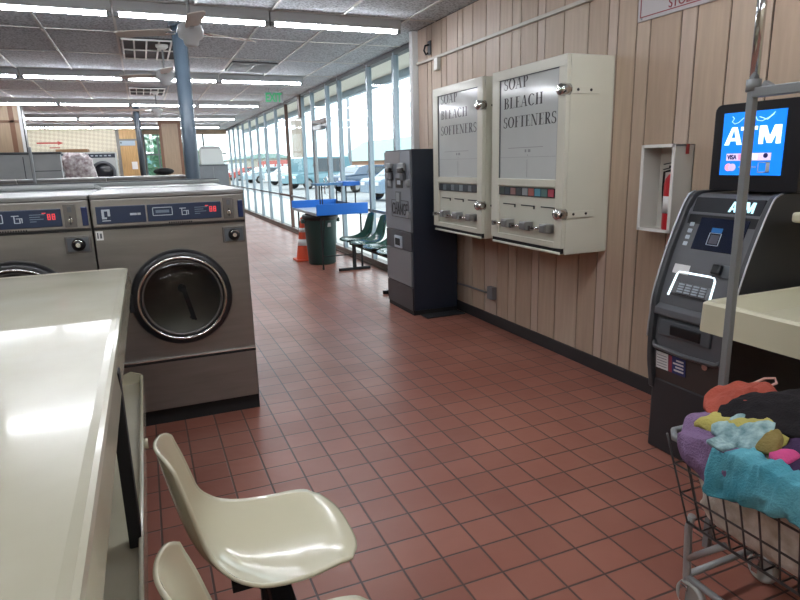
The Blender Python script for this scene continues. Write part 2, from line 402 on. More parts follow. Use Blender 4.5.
# window wall along X = XG
MY = [6.6, 7.65, 8.67, 10.13, 10.85, 11.9, 12.7, 14.25, 15.45, 16.85, 18.1, 19.4, 20.8, 21.9, 23.05, 24.2, 25.0]
struct(MB().box(XG - .05, XG + .07, 6.54, YF, 0, .10).box(XG - .075, XG - .05, 6.54, YF, 0, .03), 'trim_2', mat('sill_brown', '70665f', .5), 'grey brown window sill along the floor')
struct(MB().box(XG - .04, XG + .07, 6.54, YF, CZ - .05, CZ + .02), 'trim_3', mat('head_dark', '4a4e52', .5), 'dark head rail of the window wall')
wn = 0
for i in range(len(MY) - 1):
    y0, y1 = MY[i], MY[i + 1]; wn += 1
    isdoor = (y0 == 10.85)
    fr = MB().box(XG - .045, XG + .03, y0 - .022, y0 + .022, .0, CZ - .02)
    mm = BROWN if y0 == 14.25 else ALU
    if isdoor:
        d = struct(fr, 'door_1', ALU, 'aluminium framed glass street door in the window wall')
        f2 = MB(); X0, X1 = XG - .035, XG + .02
        f2.box(X0, X1, y0 + .03, y0 + .10, .03, 2.28).box(X0, X1, y1 - .10, y1 - .03, .03, 2.28).box(X0, X1, y0 + .10, y1 - .10, 2.2, 2.28).box(X0, X1, y0 + .1, y1 - .1, .03, .2)
        f2.build('door_leaf', mat('door_alu', '8f9498', .35, .5), d, bev=.004)
        MB().box(XG - .04, XG + .05, y0, y1, 2.30, 2.38).build('transom', BROWN, d, bev=.004)
        MB().box(XG - .012, XG - .004, y0 + .1, y1 - .1, .2, 2.2).box(XG - .012, XG - .004, y0 + .02, y1 - .02, 2.38, CZ - .05).build('glass', GLASS, d)
        cl = MB().box(XG - .12, XG - .04, y0 + .12, y0 + .50, 2.17, 2.24).bar((XG - .08, y0 + .2, 2.27), (XG - .14, y0 + .62, 2.31), .03, .02).build('door_closer', mat('closer', '787c80', .4, .5), d, bev=.005)
        MB().tube([(XG - .05, y0 + .14, 1.0), (XG - .1, y0 + .14, 1.02), (XG - .1, y0 + .14, 1.3), (XG - .05, y0 + .14, 1.32)], .012).build('door_handle', CHROME, d)
        continue
    fr.box(XG - .03, XG + .03, y0 + .025, y1 - .025, .82, .865) if i != 5 else None
    d = struct(fr, 'window_%d' % wn, mm, 'tall storefront window pane with slim metal mullion', bev=.004)
    MB().box(XG - .008, XG, y0 + .025, y1 - .025, .1, CZ - .05).build('glass', GLASS, d)
    if i == 2:
        pass
    if y0 == 12.7:
        MB().box(XG - .09, XG - .055, 12.62, 12.8, 2.50, CZ - .02).build('header_plate', BROWN, d, bev=.004)
    if y0 in (7.65, 8.67, 10.13, 11.9, 12.7, 15.45, 16.85, 18.1):   # flanged posts beside the mullions
        MB().box(XG - .02, XG + .02, y0 + .085, y0 + .115, .1, CZ - .02).build('post', ALU, d, bev=.003)
# end mullion + far windows
fx = [.19, .66, 1.6, 2.3, 3.14]
for i in range(4):
    wn += 1
    d = struct(MB().box(fx[i] - .03, fx[i] + .03, YF - .03, YF + .09, 1.15, 2.8).box(fx[i], fx[i + 1], YF - .02, YF + .08, 2.04, 2.1), 'window_%d' % wn, mat('frame_grey', '6d777c', .5), 'window in the far wall', bev=.004)
    MB().box(fx[i] + .03, fx[i + 1] - .03, YF + .03, YF + .038, 1.15, 2.8).build('glass', GLASS, d)
# pillar clad in wood at the far windows
struct(MB().box(.60, 1.21, 20.0, 20.35, 0, CZ, WOODT).box(.585, .67, 19.98, 20.0, 0, CZ, WOODB).box(1.13, 1.22, 19.98, 20.0, 0, CZ, WOODB).box(.60, 1.21, 19.97, 20.0, CZ - .1, CZ, WOODB), 'wall_pillar', WOODT, 'wood clad pillar in front of the far windows')

# steel posts
def post(x, y, label, m, r=.056):
    t = thing('steel_post', label, 'post', (x, y, 0))
    MB().cyl((x, y, .012), (x, y, CZ - .012), r, n=8).build('shaft', m, t)
    MB().box(x - .1, x + .1, y - .1, y + .1, CZ - .012, CZ).build('top_plate', m, t, bev=.003)
    MB().box(x - .1, x + .1, y - .1, y + .1, 0, .012).build('base_plate', m, t, bev=.003)
post(.497, 6.9, 'blue grey steel post rising behind the nearest washers to the ceiling', POSTB, .074)
post(.02, 14.6, 'dark blue steel post farther back, before the yellow wood door', POSTD, .062)

# ------------------------------------------------------------------ lamps
rows = [(2.0, [1.27, -.08, -1.43, -2.78], 'row above the ivory table'), (-1.9, [1.27, -.08, -1.43, -2.78], 'row behind the camera'), (6.1, [1.27, -.08, -1.43], 'nearest row'), (10.25, [1.27, -.08, -1.43, -2.78], 'second row'), (14.3, [1.27, -.08, -1.41, -2.74], 'third row'),
        (18.2, [1.27, -.08, -1.40, -2.72], 'fourth row'), (21.95, [1.27, -.05, -1.38, -2.65, -3.95], 'farthest row')]
pos = ['at the window end', 'second from the windows', 'third from the windows', 'fourth from the windows', 'fifth from the windows']
lamp0 = None
def make_lamp(x, y, label):
    t = thing('strip_light', label, 'ceiling light', (x, y, CZ), 'fluorescent strip lights in rows across the ceiling')
    L = 1.335
    MB().box(x, x + L, y - .042, y + .042, CZ - .085, CZ + .0125).build('housing', mat('housing_grey', 'b4b6b8', .5), t, bev=.004)
    MB().prism([(y + .03 * math.cos(math.radians(a)), CZ - .086 + .032 * math.sin(math.radians(a))) for a in range(180, 361, 15)], 'x', x + .045, x + L - .045).build('tube', TUBE, t)
    for e in (x, x + L - .04):
        MB().box(e, e + .04, y - .032, y + .032, CZ - .122, CZ - .085).build('lampholder', GREYMET, t, bev=.004)
    return t
for y, xs, rn in rows:
    for i, x in enumerate(xs):
        lab = 'white fluorescent strip light in the %s, %s' % (rn, pos[i])
        if lamp0 is None: lamp0 = make_lamp(x, y, lab)
        else: dup(lamp0, (x, y, CZ), 0, lab)

# ceiling air vents
def vent(x0, x1, y0, y1, label, nx, ny, gm=None):
    t = thing('ceiling_vent', label, 'air vent', ((x0 + x1) / 2, (y0 + y1) / 2, CZ), 'ceiling air vents')
    MB().box(x0, x1, y0, y1, CZ - .004, CZ + .01).build('backing', mat('vent_dark', '3c3d40', .7), t)
    f = MB(); b = .02; z0, z1 = CZ - .02, CZ - .004
    f.box(x0, x0 + b, y0, y1, z0, z1).box(x1 - b, x1, y0, y1, z0, z1).box(x0 + b, x1 - b, y0, y0 + b, z0, z1).box(x0 + b, x1 - b, y1 - b, y1, z0, z1)
    for i in range(1, nx): xx = x0 + (x1 - x0) * i / nx; f.box(xx - .009, xx + .009, y0 + b, y1 - b, z0, z1)
    for i in range(1, ny): yy = y0 + (y1 - y0) * i / ny; f.box(x0 + b, x1 - b, yy - .009, yy + .009, z0 + .002, z1)
    f.build('grille', gm or WHITE, t)
vent(-.06, .60, 7.66, 8.96, 'square celled dark ceiling vent just left of the steel post', 5, 2)
vent(-.06, .55, 12.1, 13.2, 'small celled ceiling vent farther back, beyond the second fan', 5, 2)
vent(1.31, 1.94, 8.98, 9.76, 'grey slatted ceiling vent between the post and the windows', 2, 10, GREYMET)

# ceiling fans
def fan(x, y, zc, label, ang, L=.62):
    t = thing('ceiling_fan', label, 'ceiling fan', (x, y, CZ), 'ceiling fans')
    MB().lathe([(0, CZ), (.07, CZ), (.07, CZ - .03), (.03, CZ - .06), (0, CZ - .06)], (x, y, 0), n=20).build('canopy', WHITE, t)
    MB().cyl((x, y, CZ - .05), (x, y, zc + .05), .012, n=10).build('rod', GREYMET, t)
    MB().lathe([(0, zc + .07), (.05, zc + .065), (.09, zc + .04), (.10, zc), (.095, zc - .045), (.06, zc - .07), (.055, zc - .10), (.04, zc - .115), (0, zc - .12)], (x, y, 0), n=24).build('motor', mat('fan_grey', 'c4c6c8', .5, 0), t)
    for k in range(3):
        a = ang + k * 2 * PI / 3; d = Vector((math.cos(a), math.sin(a), 0)); s = Vector((-math.sin(a), math.cos(a), 0)); c = Vector((x, y, zc))
        b = MB(); st = c + d * .15; en = c + d * L
        tl = Vector((0, 0, .010))
        vs = []
        for p, w in ((st, .045), (c + d * .25, .058), (c + d * (L - .05), .066), (en, .045)):
            for sg, zz in ((-1, -1), (1, 1)):
                for dz in (0, .007): vs.append(p + s * w * sg + tl * zz + Vector((0, 0, dz)))
        fs = []
        for i in range(3):
            q = i * 4; r = q + 4
            fs += [(q, r, r + 2, q + 2), (q + 1, q + 3, r + 3, r + 1), (q, q + 1, r + 1, r), (q + 2, r + 2, r + 3, q + 3)]
        fs += [(0, 2, 3, 1), (12, 13, 15, 14)]
        b.add(vs, fs); bo = b.build('blade', mat('fan_blade', 'e6e2da', .5), t)
        MB().bar(c + d * .08, c + d * .20 + Vector((0, 0, -.004)), .03, .008).build('blade_arm', CHROME, bo)
fan(.47, 5.3, 2.60, 'white ceiling fan nearest the camera, overlapping the top of the steel post', math.radians(150))
fan(.37, 7.95, 2.62, 'white ceiling fan second from the camera, hanging behind the nearest one', math.radians(150), .55)
fan(.38, 12.6, 2.62, 'white ceiling fan farthest back, above the small dark post', math.radians(170), .7)

# exit sign
t = thing('exit_sign', 'green lettered EXIT sign hanging from the ceiling near the windows', 'exit sign', (2.42, 11.8, CZ))
MB().box(2.26, 2.60, 11.79, 11.815, 2.70, 2.90).build('panel', mat('exit_panel', '8e9294', .4), t, bev=.004)
MB().cyl((2.34, 11.8, 2.90), (2.34, 11.8, CZ), .006).cyl((2.52, 11.8, 2.90), (2.52, 11.8, CZ), .006).build('hanger', GREYMET, t)
text_mesh('lettering', 'EXIT', EXITG, t, (2.28, 11.788, 2.72), (1, 0, 0), (0, 0, 1), .16, .30, bold=.03)

# ------------------------------------------------------------------ washers
GAPS = mat('seam_black', '0d0d0f', .6)
def make_washer(loc, label):
    t = thing('front_load_washer', label, 'washing machine', loc, 'stainless front load washers')
    W = .417
    def B(): return MB()
    old = ORG[t.name]; ORG[t.name] = Vector()
    B().box(-W, W, .03, .83, 0, .10).build('plinth', BLACKM, t)
    B().box(-W, W, .004, .85, .10, 1.405, STEEL).build('cabinet', STEEL, t, bev=.004)
    B().box(-W + .004, W - .004, -.006, .01, .105, .405).build('kick_panel', STEEL, t, bev=.003)
    B().box(-W + .002, W - .002, -.012, .02, .405, .420, BLACKM).box(-W + .002, W - .002, -.014, .02, .421, .427, CHROME).build('seam_strip', BLACKM, t)
    B().box(-W, W, -.014, .06, 1.235, 1.392).build('console', STEEL, t, bev=.006)
    B().box(-W - .001, W + .001, -.02, .87, 1.392, 1.42).build('top_cover', mat('top_steel', '828282', .35, .7, vary=.1), t, bev=.006)
    B().box(-W + .003, W - .003, -.009, .01, 1.222, 1.236).build('console_gap', GAPS, t)
    # blue display panels
    p = B().box(-.394, -.137, -.019, -.010, 1.255, 1.352).build('display_panel', NAVY, t, bev=.003)
    q = B()
    q.box(-.365, -.322, -.0205, -.018, 1.282, 1.335, PANWHITE).box(-.352, -.335, -.0215, -.019, 1.292, 1.325, NAVY).box(-.340, -.322, -.0215, -.019, 1.282, 1.297, NAVY)
    q.box(-.365, -.322, -.0205, -.018, 1.270, 1.275, PANWHITE).box(-.22, -.185, -.0205, -.018, 1.297, 1.309, PANWHITE).box(-.182, -.165, -.0205, -.018, 1.297, 1.309, PANWHITE)
    q.build('printed_logo', PANWHITE, p)
    p = B().box(-.129, .279, -.019, -.010, 1.255, 1.352).build('display_panel', NAVY, t, bev=.003)
    q = B(); pts = []
    for k in range(24):
        a = 2 * PI * k / 24; cx, cz = -.048, 1.31; pts.append((cx + max(-.052, min(.052, .075 * math.cos(a))), -.020, cz + max(-.022, min(.022, .03 * math.sin(a)))))
    q.tube(pts, .0025, 6, PANWHITE, closed=True)
    q.box(-.085, -.012, -.0205, -.018, 1.302, 1.318, mat('panel_grey', '6f8090', .5))
    for (a, b, c, d) in ((.045, .08, 1.32, 1.325), (.055, .06, 1.285, 1.32), (.055, .085, 1.283, 1.287), (.08, .085, 1.285, 1.31), (.065, .095, 1.306, 1.31), (.09, .095, 1.285, 1.308)):
        q.box(a, b, -.0205, -.018, c, d, PANWHITE)
    for k in range(4): q.box(.128, .128 + (.07, .05, .065, .03)[k], -.0205, -.018, 1.322 - k * .012, 1.326 - k * .012, MATS['panel_grey'])
    q.build('printed_logo', PANWHITE, p)
    q = B()
    for dx in (0, .022):
        x = .212 + dx
        q.box(x, x + .004, -.021, -.018, 1.296, 1.324).box(x + .011, x + .015, -.021, -.018, 1.296, 1.324).box(x, x + .015, -.021, -.018, 1.322, 1.326).box(x, x + .015, -.021, -.018, 1.308, 1.312).box(x, x + .015, -.021, -.018, 1.294, 1.298)
    q.box(.188, .206, -.021, -.018, 1.328, 1.333); q.build('digits', LEDR, p)
    # small lettering under the console
    q = B()
    for k in range(11): q.box(-.02 + k * .012, -.012 + k * .012, -.0145, -.012, 1.238, 1.247)
    q.build('small_lettering', PRINT, t)
    # coin drop and card window
    q = B().box(.291, .351, -.022, -.010, 1.248, 1.372, STEELD); q.box(.311, .332, -.024, -.02, 1.33, 1.36, GREYDK)
    q.cyl((.321, -.03, 1.285), (.321, -.02, 1.285), .013, m=CHROME).box(.318, .324, -.032, -.028, 1.262, 1.31, BLACK)
    q.build('coin_drop', STEELD, t, bev=.002)
    B().box(.376, .406, -.020, -.010, 1.252, 1.356).build('card_window', mat('navy_glass', '1d2b52', .1), t, bev=.003)
    # lock box
    lk = B().box(.276, .405, -.014, .005, 1.103, 1.197, STEELD).box(.286, .395, -.017, -.013, 1.112, 1.188, GREYDK).build('coin_box_lock', STEELD, t, bev=.003)
    B().lathe([(0, -.045), (.02, -.045), (.024, -.038), (.034, -.03), (.036, -.015), (.036, .0)], (.342, 0, 1.15), 'y', 24).build('lock_cylinder', BLACK, lk)
    B().cyl((.342, -.05, 1.15), (.342, -.044, 1.15), .012, m=CHROME).tube([(.342 + .026 * math.cos(a * .2), -.044, 1.15 + .026 * math.sin(a * .2)) for a in range(2, 14)], .003, 6, CHROME).build('lock_face', CHROME, lk)
    B().box(-.408, -.372, -.0065, .005, 1.165, 1.215, PAPER).box(-.402, -.395, -.0075, -.006, 1.175, 1.208, GREYDK).box(-.388, -.378, -.0075, -.006, 1.175, 1.203, GREYDK).build('sticker', PAPER, t)
    # door
    cx, cz = .012, .797
    d = B().lathe([(.232, .006), (.232, -.03), (.240, -.052), (.262, -.052), (.280, -.040), (.288, -.02), (.288, .006)], (cx, 0, cz), 'y', 64).build('door_ring', BLACK, t)
    B().lathe([(.236, -.050), (.238, -.060), (.246, -.062), (.252, -.058), (.252, -.050)], (cx, 0, cz), 'y', 64).build('chrome_ring', CHROME, d)
    B().lathe([(.214, -.03), (.216, -.042), (.224, -.046), (.232, -.040), (.232, -.02)], (cx, 0, cz), 'y', 64).build('inner_ring', STEELD, d)
    B().lathe([(.216, -.036), (.20, -.046), (.15, -.062), (.08, -.072), (.0, -.075)], (cx, 0, cz), 'y', 48).build('glass', DOORGLASS, d)
    B().lathe([(.232, -.035), (.22, -.031), (.19, -.0217), (.15, -.0125), (.10, -.0045), (.05, .0), (.0, .0015)], (cx, -.0035, cz), 'y', 48).build('drum', mat('drum_metal', '77746c', .30, .95, vary=.15, vscale=3), d)
    B().cyl((cx - .0, -.02, cz + .055), (cx, -.001, cz + .055), .024).bar((cx + .008, -.018, cz + .05), (cx + .052, -.026, cz - .14), .026, .012).bar((cx + .03, -.014, cz - .125), (cx + .065, -.014, cz - .145), .02, .012).build('drum_vane', BLACKM, d)
    # handle on the left of the ring
    B().bar((cx - .282, -.03, cz + .05), (cx - .282, -.03, cz - .06), .03, .03).build('door_handle', BLACK, d, bev=.006)
    ORG[t.name] = old
    return t
w0 = make_washer((.13, 3.75, 0), 'stainless front load washer at the aisle end of the nearest row, full door visible')
dup(w0, (-.711, 3.75, 0), 0, 'stainless front load washer at the left edge, half hidden by the ivory table')
for i, (x, l) in enumerate(((.13, 'washer backed onto the nearest row, at its aisle end'), (-.711, 'washer backed onto the nearest row, second from the aisle'), (-1.552, 'washer backed onto the nearest row, third from the aisle'))):
    dup(w0, (x, 5.66, 0), PI, 'stainless ' + l)
tag(MB().box(-2.2, .56, 4.64, 4.80, .0, 1.30).build('utility_chase', GREYDK, loc=(0, 4.7, 0)), 'grey utility chase between the two backed washer rows', 'utility cover')
tag(MB().box(-2.2, .60, 5.42, 5.64, 1.4205, 1.448, mat('strip_light_grey', 'b7bcbc', .4)).box(-2.2, .60, 5.60, 5.64, 1.448, 1.456, GREYDK).build('cover_strip', WHITE, loc=(0, 5.5, 1.42), bev=.006), 'long pale metal strip lying on top of the rear washers', 'metal strip')
tag(MB().tube([(-1.4, 4.70, 1.44), (-.32, 4.70, 1.44)], .018, 10).tube([(-.32, 4.7, 1.44), (-.29, 4.7, 1.43), (-.28, 4.7, 1.3)], .018, 10).build('pipe', mat('pvc', 'c0c4c4', .4), loc=(-1, 4.7, 1.44)), 'pale pipe running behind the left washer top', 'pipe')
# second bank of machines, seen only from behind
tag(MB().box(-4.4, .47, 7.36, 8.3, 0, .05).build('machine_plinth', CONC, loc=(-1, 7.8, 0)), 'low concrete base under the second bank of machines', 'machine base')
for i, x in enumerate((.05, -.791, -1.632, -2.473)):
    l = 'grey backed washer in the second bank, ' + ('at its aisle end near the steel post', 'second from the aisle', 'third from the aisle', 'at the left edge')[i]
    dup(w0, (x, 8.22, .05), PI, l)

# ------------------------------------------------------------------ left ivory table
t = thing('folding_table', 'ivory fibreglass folding table filling the lower left corner', 'table', (-.5, 1.6, 0))
x1, ye = -.118, 3.285; x0, yn = -1.25, -.2; zt = 1.07
b = MB()
def rim(xa, xb, ya, yb, z, r=0.06, n=5):
    P = []
    for cx, cy, a0 in ((xb - r, yb - r, 0), (xa + r, yb - r, 90), (xa + r, ya + r, 180), (xb - r, ya + r, 270)):
        for k in range(n + 1):
            a = math.radians(a0 + 90 * k / n); P.append((cx + r * math.cos(a), cy + r * math.sin(a), z))
    return P
rings = [rim(x0 + .03, x1 - .03, yn + .03, ye - .03, zt - .004, .03), rim(x0 + .012, x1 - .012, yn + .012, ye - .012, zt, .03), rim(x0 + .003, x1 - .003, yn + .003, ye - .003, zt - .004, .03), rim(x0, x1, yn, ye, zt - .016, .03),
         rim(x0 - .006, x1 + .006, yn - .006, ye + .006, zt - .085, .036), rim(x0, x1, yn, ye, zt - .085, .03), rim(x0 + .02, x1 - .02, yn + .02, ye - .02, zt - .03, .03)]
n = len(rings[0]); vs = sum(rings, [])
fs = [(i * n + k, i * n + (k + 1) % n, (i + 1) * n + (k + 1) % n, (i + 1) * n + k) for i in range(len(rings) - 1) for k in range(n)] + [tuple(range(n)), tuple(range((len(rings) - 1) * n, len(rings) * n))[::-1]]
b.add(vs, fs); b.build('tabletop', IVORY, t)
b = MB(); xs1 = -.106; ys1 = 3.07; zs = .53
b.box(-1.15, xs1 - .012, yn, ys1 - .01, zs - .03, zs).box(xs1 - .014, xs1, yn, ys1, zs - .07, zs + .035).box(-1.15, xs1 - .014, ys1 - .014, ys1, zs - .07, zs + .01)
b.build('lower_shelf', IVORY, t, bev=.006, seg=3)
# triangular end gusset
MB().prism([(-.30, zs + .008), (-.112, zs + .008), (-.112, zs + .04), (-.16, zs + .06)], 'y', ys1 - .014, ys1 - .006).build('end_gusset', IVORY, t)
for y in (1.655, .3):
    for x in ((-.128, -1.05)):
        MB().box(x - .016, x + .016, y - .028, y + .028, .535, 1.04).build('strut', BLACKM, t, bev=.003)
for y in (.2, 1.7, 2.95):
    MB().box(-.60, -.54, y - .03, y + .03, .03, .5).box(-.9, -.25, y - .03, y + .03, .0, .03).build('leg', BLACKM, t, bev=.003)
MB().cyl((xs1, 2.32, zs + .0), (xs1 + .014, 2.32, zs), .02, n=14).build('bumper', IVORY, t)

# ------------------------------------------------------------------ shell chairs
def shell(mb, W=.232, sz=.483, back=.36):
    # profile from front lip to top of back; (x, z), chair faces +x
    pr = [(.240, -.010), (.205, .002), (.165, .002), (.11, -.006), (.05, -.016), (-.05, -.018), (-.125, -.004), (-.18, .035), (-.215, .10), (-.238, .18), (-.256, .27), (-.270, back - .015), (-.276, back + .005)]
    def cr(t):
        t *= len(pr) - 1; i = min(int(t), len(pr) - 2); f = t - i
        P = [pr[max(i - 1, 0)], pr[i], pr[i + 1], pr[min(i + 2, len(pr) - 1)]]
        return [0.5 * ((2 * P[1][k]) + (-P[0][k] + P[2][k]) * f + (2 * P[0][k] - 5 * P[1][k] + 4 * P[2][k] - P[3][k]) * f * f + (-P[0][k] + 3 * P[1][k] - 3 * P[2][k] + P[3][k]) * f ** 3) for k in (0, 1)]
    def wid(t):
        w = W
        if t < .18: w *= .90 + .10 * math.sin(min(1, t / .18) * PI / 2)
        if t > .42: k = (t - .42) / .58; w *= 1 - .20 * math.sin(min(1, k * 1.7) * PI / 2) - .22 * k * k
        return w
    def fn(u, v):
        s = 2 * v - 1
        a = 2 * u - 1; pw = 3.1 if a < 0 else 3.2
        rr = max(abs(a), abs(s)); nm = (abs(a) ** pw + abs(s) ** pw) ** (1 / pw)
        k_ = rr / nm if nm > 0 else 1
        a *= k_; s *= k_; tt = (a + 1) / 2
        x, z = cr(tt); w = wid(tt)
        seatk = max(0, 1 - abs(tt - .36) / .34); backk = max(0, (tt - .5) / .5)
        dish = s * s
        z2 = z + dish * (.030 * math.sin(min(1, seatk) * PI / 2)) + (.05 * dish * math.exp(-((tt - .56) / .13) ** 2))
        x2 = x + dish * .055 * math.sin(min(1, backk * 1.6) * PI / 2)
        if tt < .16: z2 -= .012 * dish
        return (x2, s * w , sz + z2)
    return mb.grid(fn, 40, 22)
def seating(name, label, loc, n, pitch, rz, m, group=None, beamx=.0):
    # a gang of shell seats bolted to one beam; local +y runs along the beam
    t = thing(name, label, 'chair', (0, 0, 0), group)
    for i in range(n):
        b = MB(); shell(b)
        for k in range(len(b.v)): b.v[k].y += i * pitch
        o = b.build('seat_shell', m, t, solid=.009, fix=True, smooth_it=5)
        g = MB().box(-.12, .12, i * pitch - .10, i * pitch - .07, .425, .447).box(-.12, .12, i * pitch + .07, i * pitch + .10, .425, .447).box(-.05, .05, i * pitch - .10, i * pitch + .10, .415, .427)
        g.build('bracket', BLACKM, t)
    MB().box(-.025, .035, -.25, (n - 1) * pitch + .25, .365, .415).build('beam', BLACKM, t, bev=.004)
    for y in (-.12, (n - 1) * pitch + .12):
        MB().box(-.02, .03, y - .02, y + .02, .04, .365).box(-.24, .25, y - .022, y + .022, 0, .04).build('leg', BLACKM, t, bev=.004)
    t.location = loc; t.rotation_euler.z = rz
    return t
seating('tandem_seating', 'pair of ivory fibreglass shell seats on a black beam, beside the ivory table', (.222, 1.04, 0), 2, .535, 0, IVORYC)
seating('tandem_seating', 'row of dark green shell seats on a beam under the windows', (2.80, 6.95, 0), 4, .52, 0, GREENC).rotation_euler.z = 0
gs = [o for o in COL.objects if o.get('label', '').startswith('row of dark green')][0]
gs.rotation_euler.z = PI; gs.location = (2.78, 8.30, 0)

# ------------------------------------------------------------------ soap vending machines
def vending(y0, y1, label, full):
    x0, x1, z0, z1 = 2.58, XW, .90, 2.205
    t = thing('soap_vending_machine', label, 'vending machine', ((x0 + x1) / 2, (y0 + y1) / 2, z0), 'wall mounted soap vending machines')
    L = lambda f: y1 - (y1 - y0) * f     # fraction from the reader's left
    b = MB().box(x0 + .03, x1, y0, y1, z0, z1)
    b.build('case', CREAM, t, bev=.006)
    wy0, wy1, wz0, wz1 = y0 + .085, y1 - .10, 1.41, 2.135
    f = MB()
    f.box(x0, x0 + .03, y0, y1, wz1, z1).box(x0, x0 + .03, y0, wy0, z0 + .045, wz1).box(x0, x0 + .03, wy1, y1, z0 + .045, wz1).box(x0, x0 + .03, wy0, wy1, 1.355, wz0).box(x0, x0 + .03, wy0, wy1, z0 + .045, .985)
    f.build('door_frame', CREAM, t, bev=.005)
    MB().box(x0 + .016, x0 + .022, wy0, wy1, .985, 1.355, mat('vend_recess', 'cfcfc0', .45, vary=.04)).build('price_plate', CREAM, t)
    g = MB().box(x0 + .012, x0 + .018, wy0, wy1, wz0, wz1).build('display_window', mat('display_plate', 'cdd2d0', .13, coat=.5, vary=.05, vscale=3), t)
    e = MB(); r = .004
    e.box(x0 + .004, x0 + .012, wy0, wy1, wz1 - .006, wz1, GREYDK).box(x0 + .006, x0 + .012, wy0, wy0 + .008, wz0, wz1, GREYMET).box(x0 + .006, x0 + .012, wy1 - .008, wy1, wz0, wz1, GREYDK).build('window_bead', GREYMET, t)
    # lettering (reads from +y to -y)
    tb = MB(); pl = lambda u, z, d: (x0 + .0115 - d, wy1 - .05 - u, z)
    k = (y1 - y0) / .88
    serif_text('SOAP', 0, 2.056, .305 * k, .078, pl, tb); serif_text('BLEACH', 0, 1.922, .48 * k, .078, pl, tb); serif_text('SOFTENERS', 0, 1.783, .635 * k, .078, pl, tb)
    tb.build('lettering', PRINT if full else mat('print_soft', '4c4d52', .5), g, fix=False)
    d = MB(); X = x0 + .0105
    d.box(X, X + .002, y0 + .25, y1 - .22, 1.632, 1.636).box(X, X + .002, y0 + .40, y0 + .43, 1.60, 1.62).box(X, X + .002, y0 + .45, y0 + .47, 1.60, 1.62).box(X, X + .002, y0 + .43, y0 + .436, 1.575, 1.583).box(X, X + .002, y0 + .437, y0 + .440, 1.42, 1.55).box(X, X + .002, wy0 + .02, wy1 - .02, 1.565, 1.567)
    d.build('small_print', mat('small_print', '8f9294', .5), g)
    # product strip
    s = MB().box(x0 + .010, x0 + .016, wy0, wy1 - .0, 1.283, 1.348, BLACK)
    cols = ['39453f', '2d3a44', '8d6a68', '3d4245', '90989a', 'a5615a', '4f8ea3', '4f6f6c', 'a03a4a'] if full else ['33393d', '6a7478', '3b4347', '7b8588', '4b555a', '8b9598', '40484c', '6e777b', '3b4246']
    for i, c in enumerate(cols):
        a = wy1 - .01 - (wy1 - wy0 - .02) * i / 9; s.box(x0 + .007, x0 + .011, a - .064 * k, a, 1.290, 1.342, mat('label_' + c, c, .4))
    s.build('product_strip', BLACK, t)
    for i, fy in enumerate((.08, .42, .76)):
        yy = wy1 - (wy1 - wy0) * fy; w_ = .17
        q = MB().box(x0 + .012, x0 + .017, yy - w_, yy, 1.212, 1.220).box(x0 + .010, x0 + .017, yy - w_ - .0, yy - w_ + .012, 1.195, 1.214)
        q.build('coin_slot', BLACK, t)
        h = MB().box(x0 - .055, x0 + .015, yy - .155, yy - .075, 1.045, 1.105).box(x0 - .060, x0 - .052, yy - .148, yy - .082, 1.052, 1.098).build('coin_chute', mat('chute_metal', 'a5a7a8', .3, .9), t, bev=.004)
        MB().tube([(x0 - .03, yy - .10, 1.07), (x0 - .05, yy - .06, 1.072), (x0 - .055, yy + .03, 1.068)], .009, 8).box(x0 - .07, x0 - .04, yy + .01, yy + .035, 1.05, 1.085).build('push_handle', CHROME, h)
    # bottom tray
    MB().box(x0 + .01, x0 + .03, y0 + .01, y1 - .01, z0 + .008, z0 + .045, BLACKM).build('tray_slot', BLACKM, t)
    MB().tube([(x0 + .005, y0 + .02, z0 + .01), (x0 + .005, y1 - .03, z0 + .01)], .010, 8).build('tray_lip', CREAM, t)
    # hasps and round locks
    for z, dz in ((1.985, 0), (1.180, 0)):
        h = MB().box(x0 - .01, x0 + .26, y0 - .010, y0 - .001, z - .026, z + .018).build('hasp', CREAM, t, bev=.002)
        MB().cyl((x0 + .085, y0 - .014, z - .002), (x0 + .085, y0 - .009, z - .002), .009, m=BLACK).cyl((x0 + .19, y0 - .014, z - .002), (x0 + .19, y0 - .009, z - .002), .009, m=BLACK).build('bolt', BLACK, h)
        MB().lathe([(0, -.045), (.030, -.045), (.038, -.036), (.040, .0), (.040, .03), (0, .03)], (x0 - .0, y0 + .018, z), 'x', 28).build('round_lock', CHROME, t)
    return t
vending(3.325, 4.235, 'cream soap vending machine nearest the camera, reading SOAP BLEACH SOFTENERS in black', True)
vending(4.385, 5.30, 'cream soap vending machine farther away, beside the dark change machine, its lettering faint', False)

# ------------------------------------------------------------------ change machine
x0, x1, y0, y1, zt = 2.42, 2.93, 5.475, 6.175, 1.675
t = thing('change_machine', 'tall dark grey change machine standing by the windows at the wall end', 'change machine', (2.68, 5.82, 0))
MB().box(x0 + .015, x1, y0, y1, .05, zt).build('cabinet', mat('change_side', '1e2635', .4), t, bev=.004)
MB().box(x0 + .01, x1, y0 + .01, y1 - .01, 0, .05).build('base', BLACKM, t)
d = MB().box(x0 - .005, x0 + .02, y0 + .01, y1 - .01, .86, zt - .015).build('upper_door', mat('change_grey', '7b8087', .42, .2, vary=.06), t, bev=.004)
def cp(y_, z_, w_, h_, dx, m, name, par, bev=.003, x=x0 - .005): return MB().box(x - dx, x, y_ - w_ / 2, y_ + w_ / 2, z_ - h_ / 2, z_ + h_ / 2).build(name, m, par, bev=bev)
cp(5.93, 1.60, .40, .12, .003, mat('change_plate', '7d7a7c', .5), 'instruction_plate', d)
for yy in (5.99, 5.66):
    a = cp(yy, 1.50, .14, .09, .03, GREYMET, 'bill_acceptor', d, .008); cp(yy - .01, 1.475, .12, .05, .05, BLACK, 'bill_mouth', a, .01); cp(yy - .02, 1.41, .10, .08, .03, GREYDK, 'bill_lower_housing', a, .01)
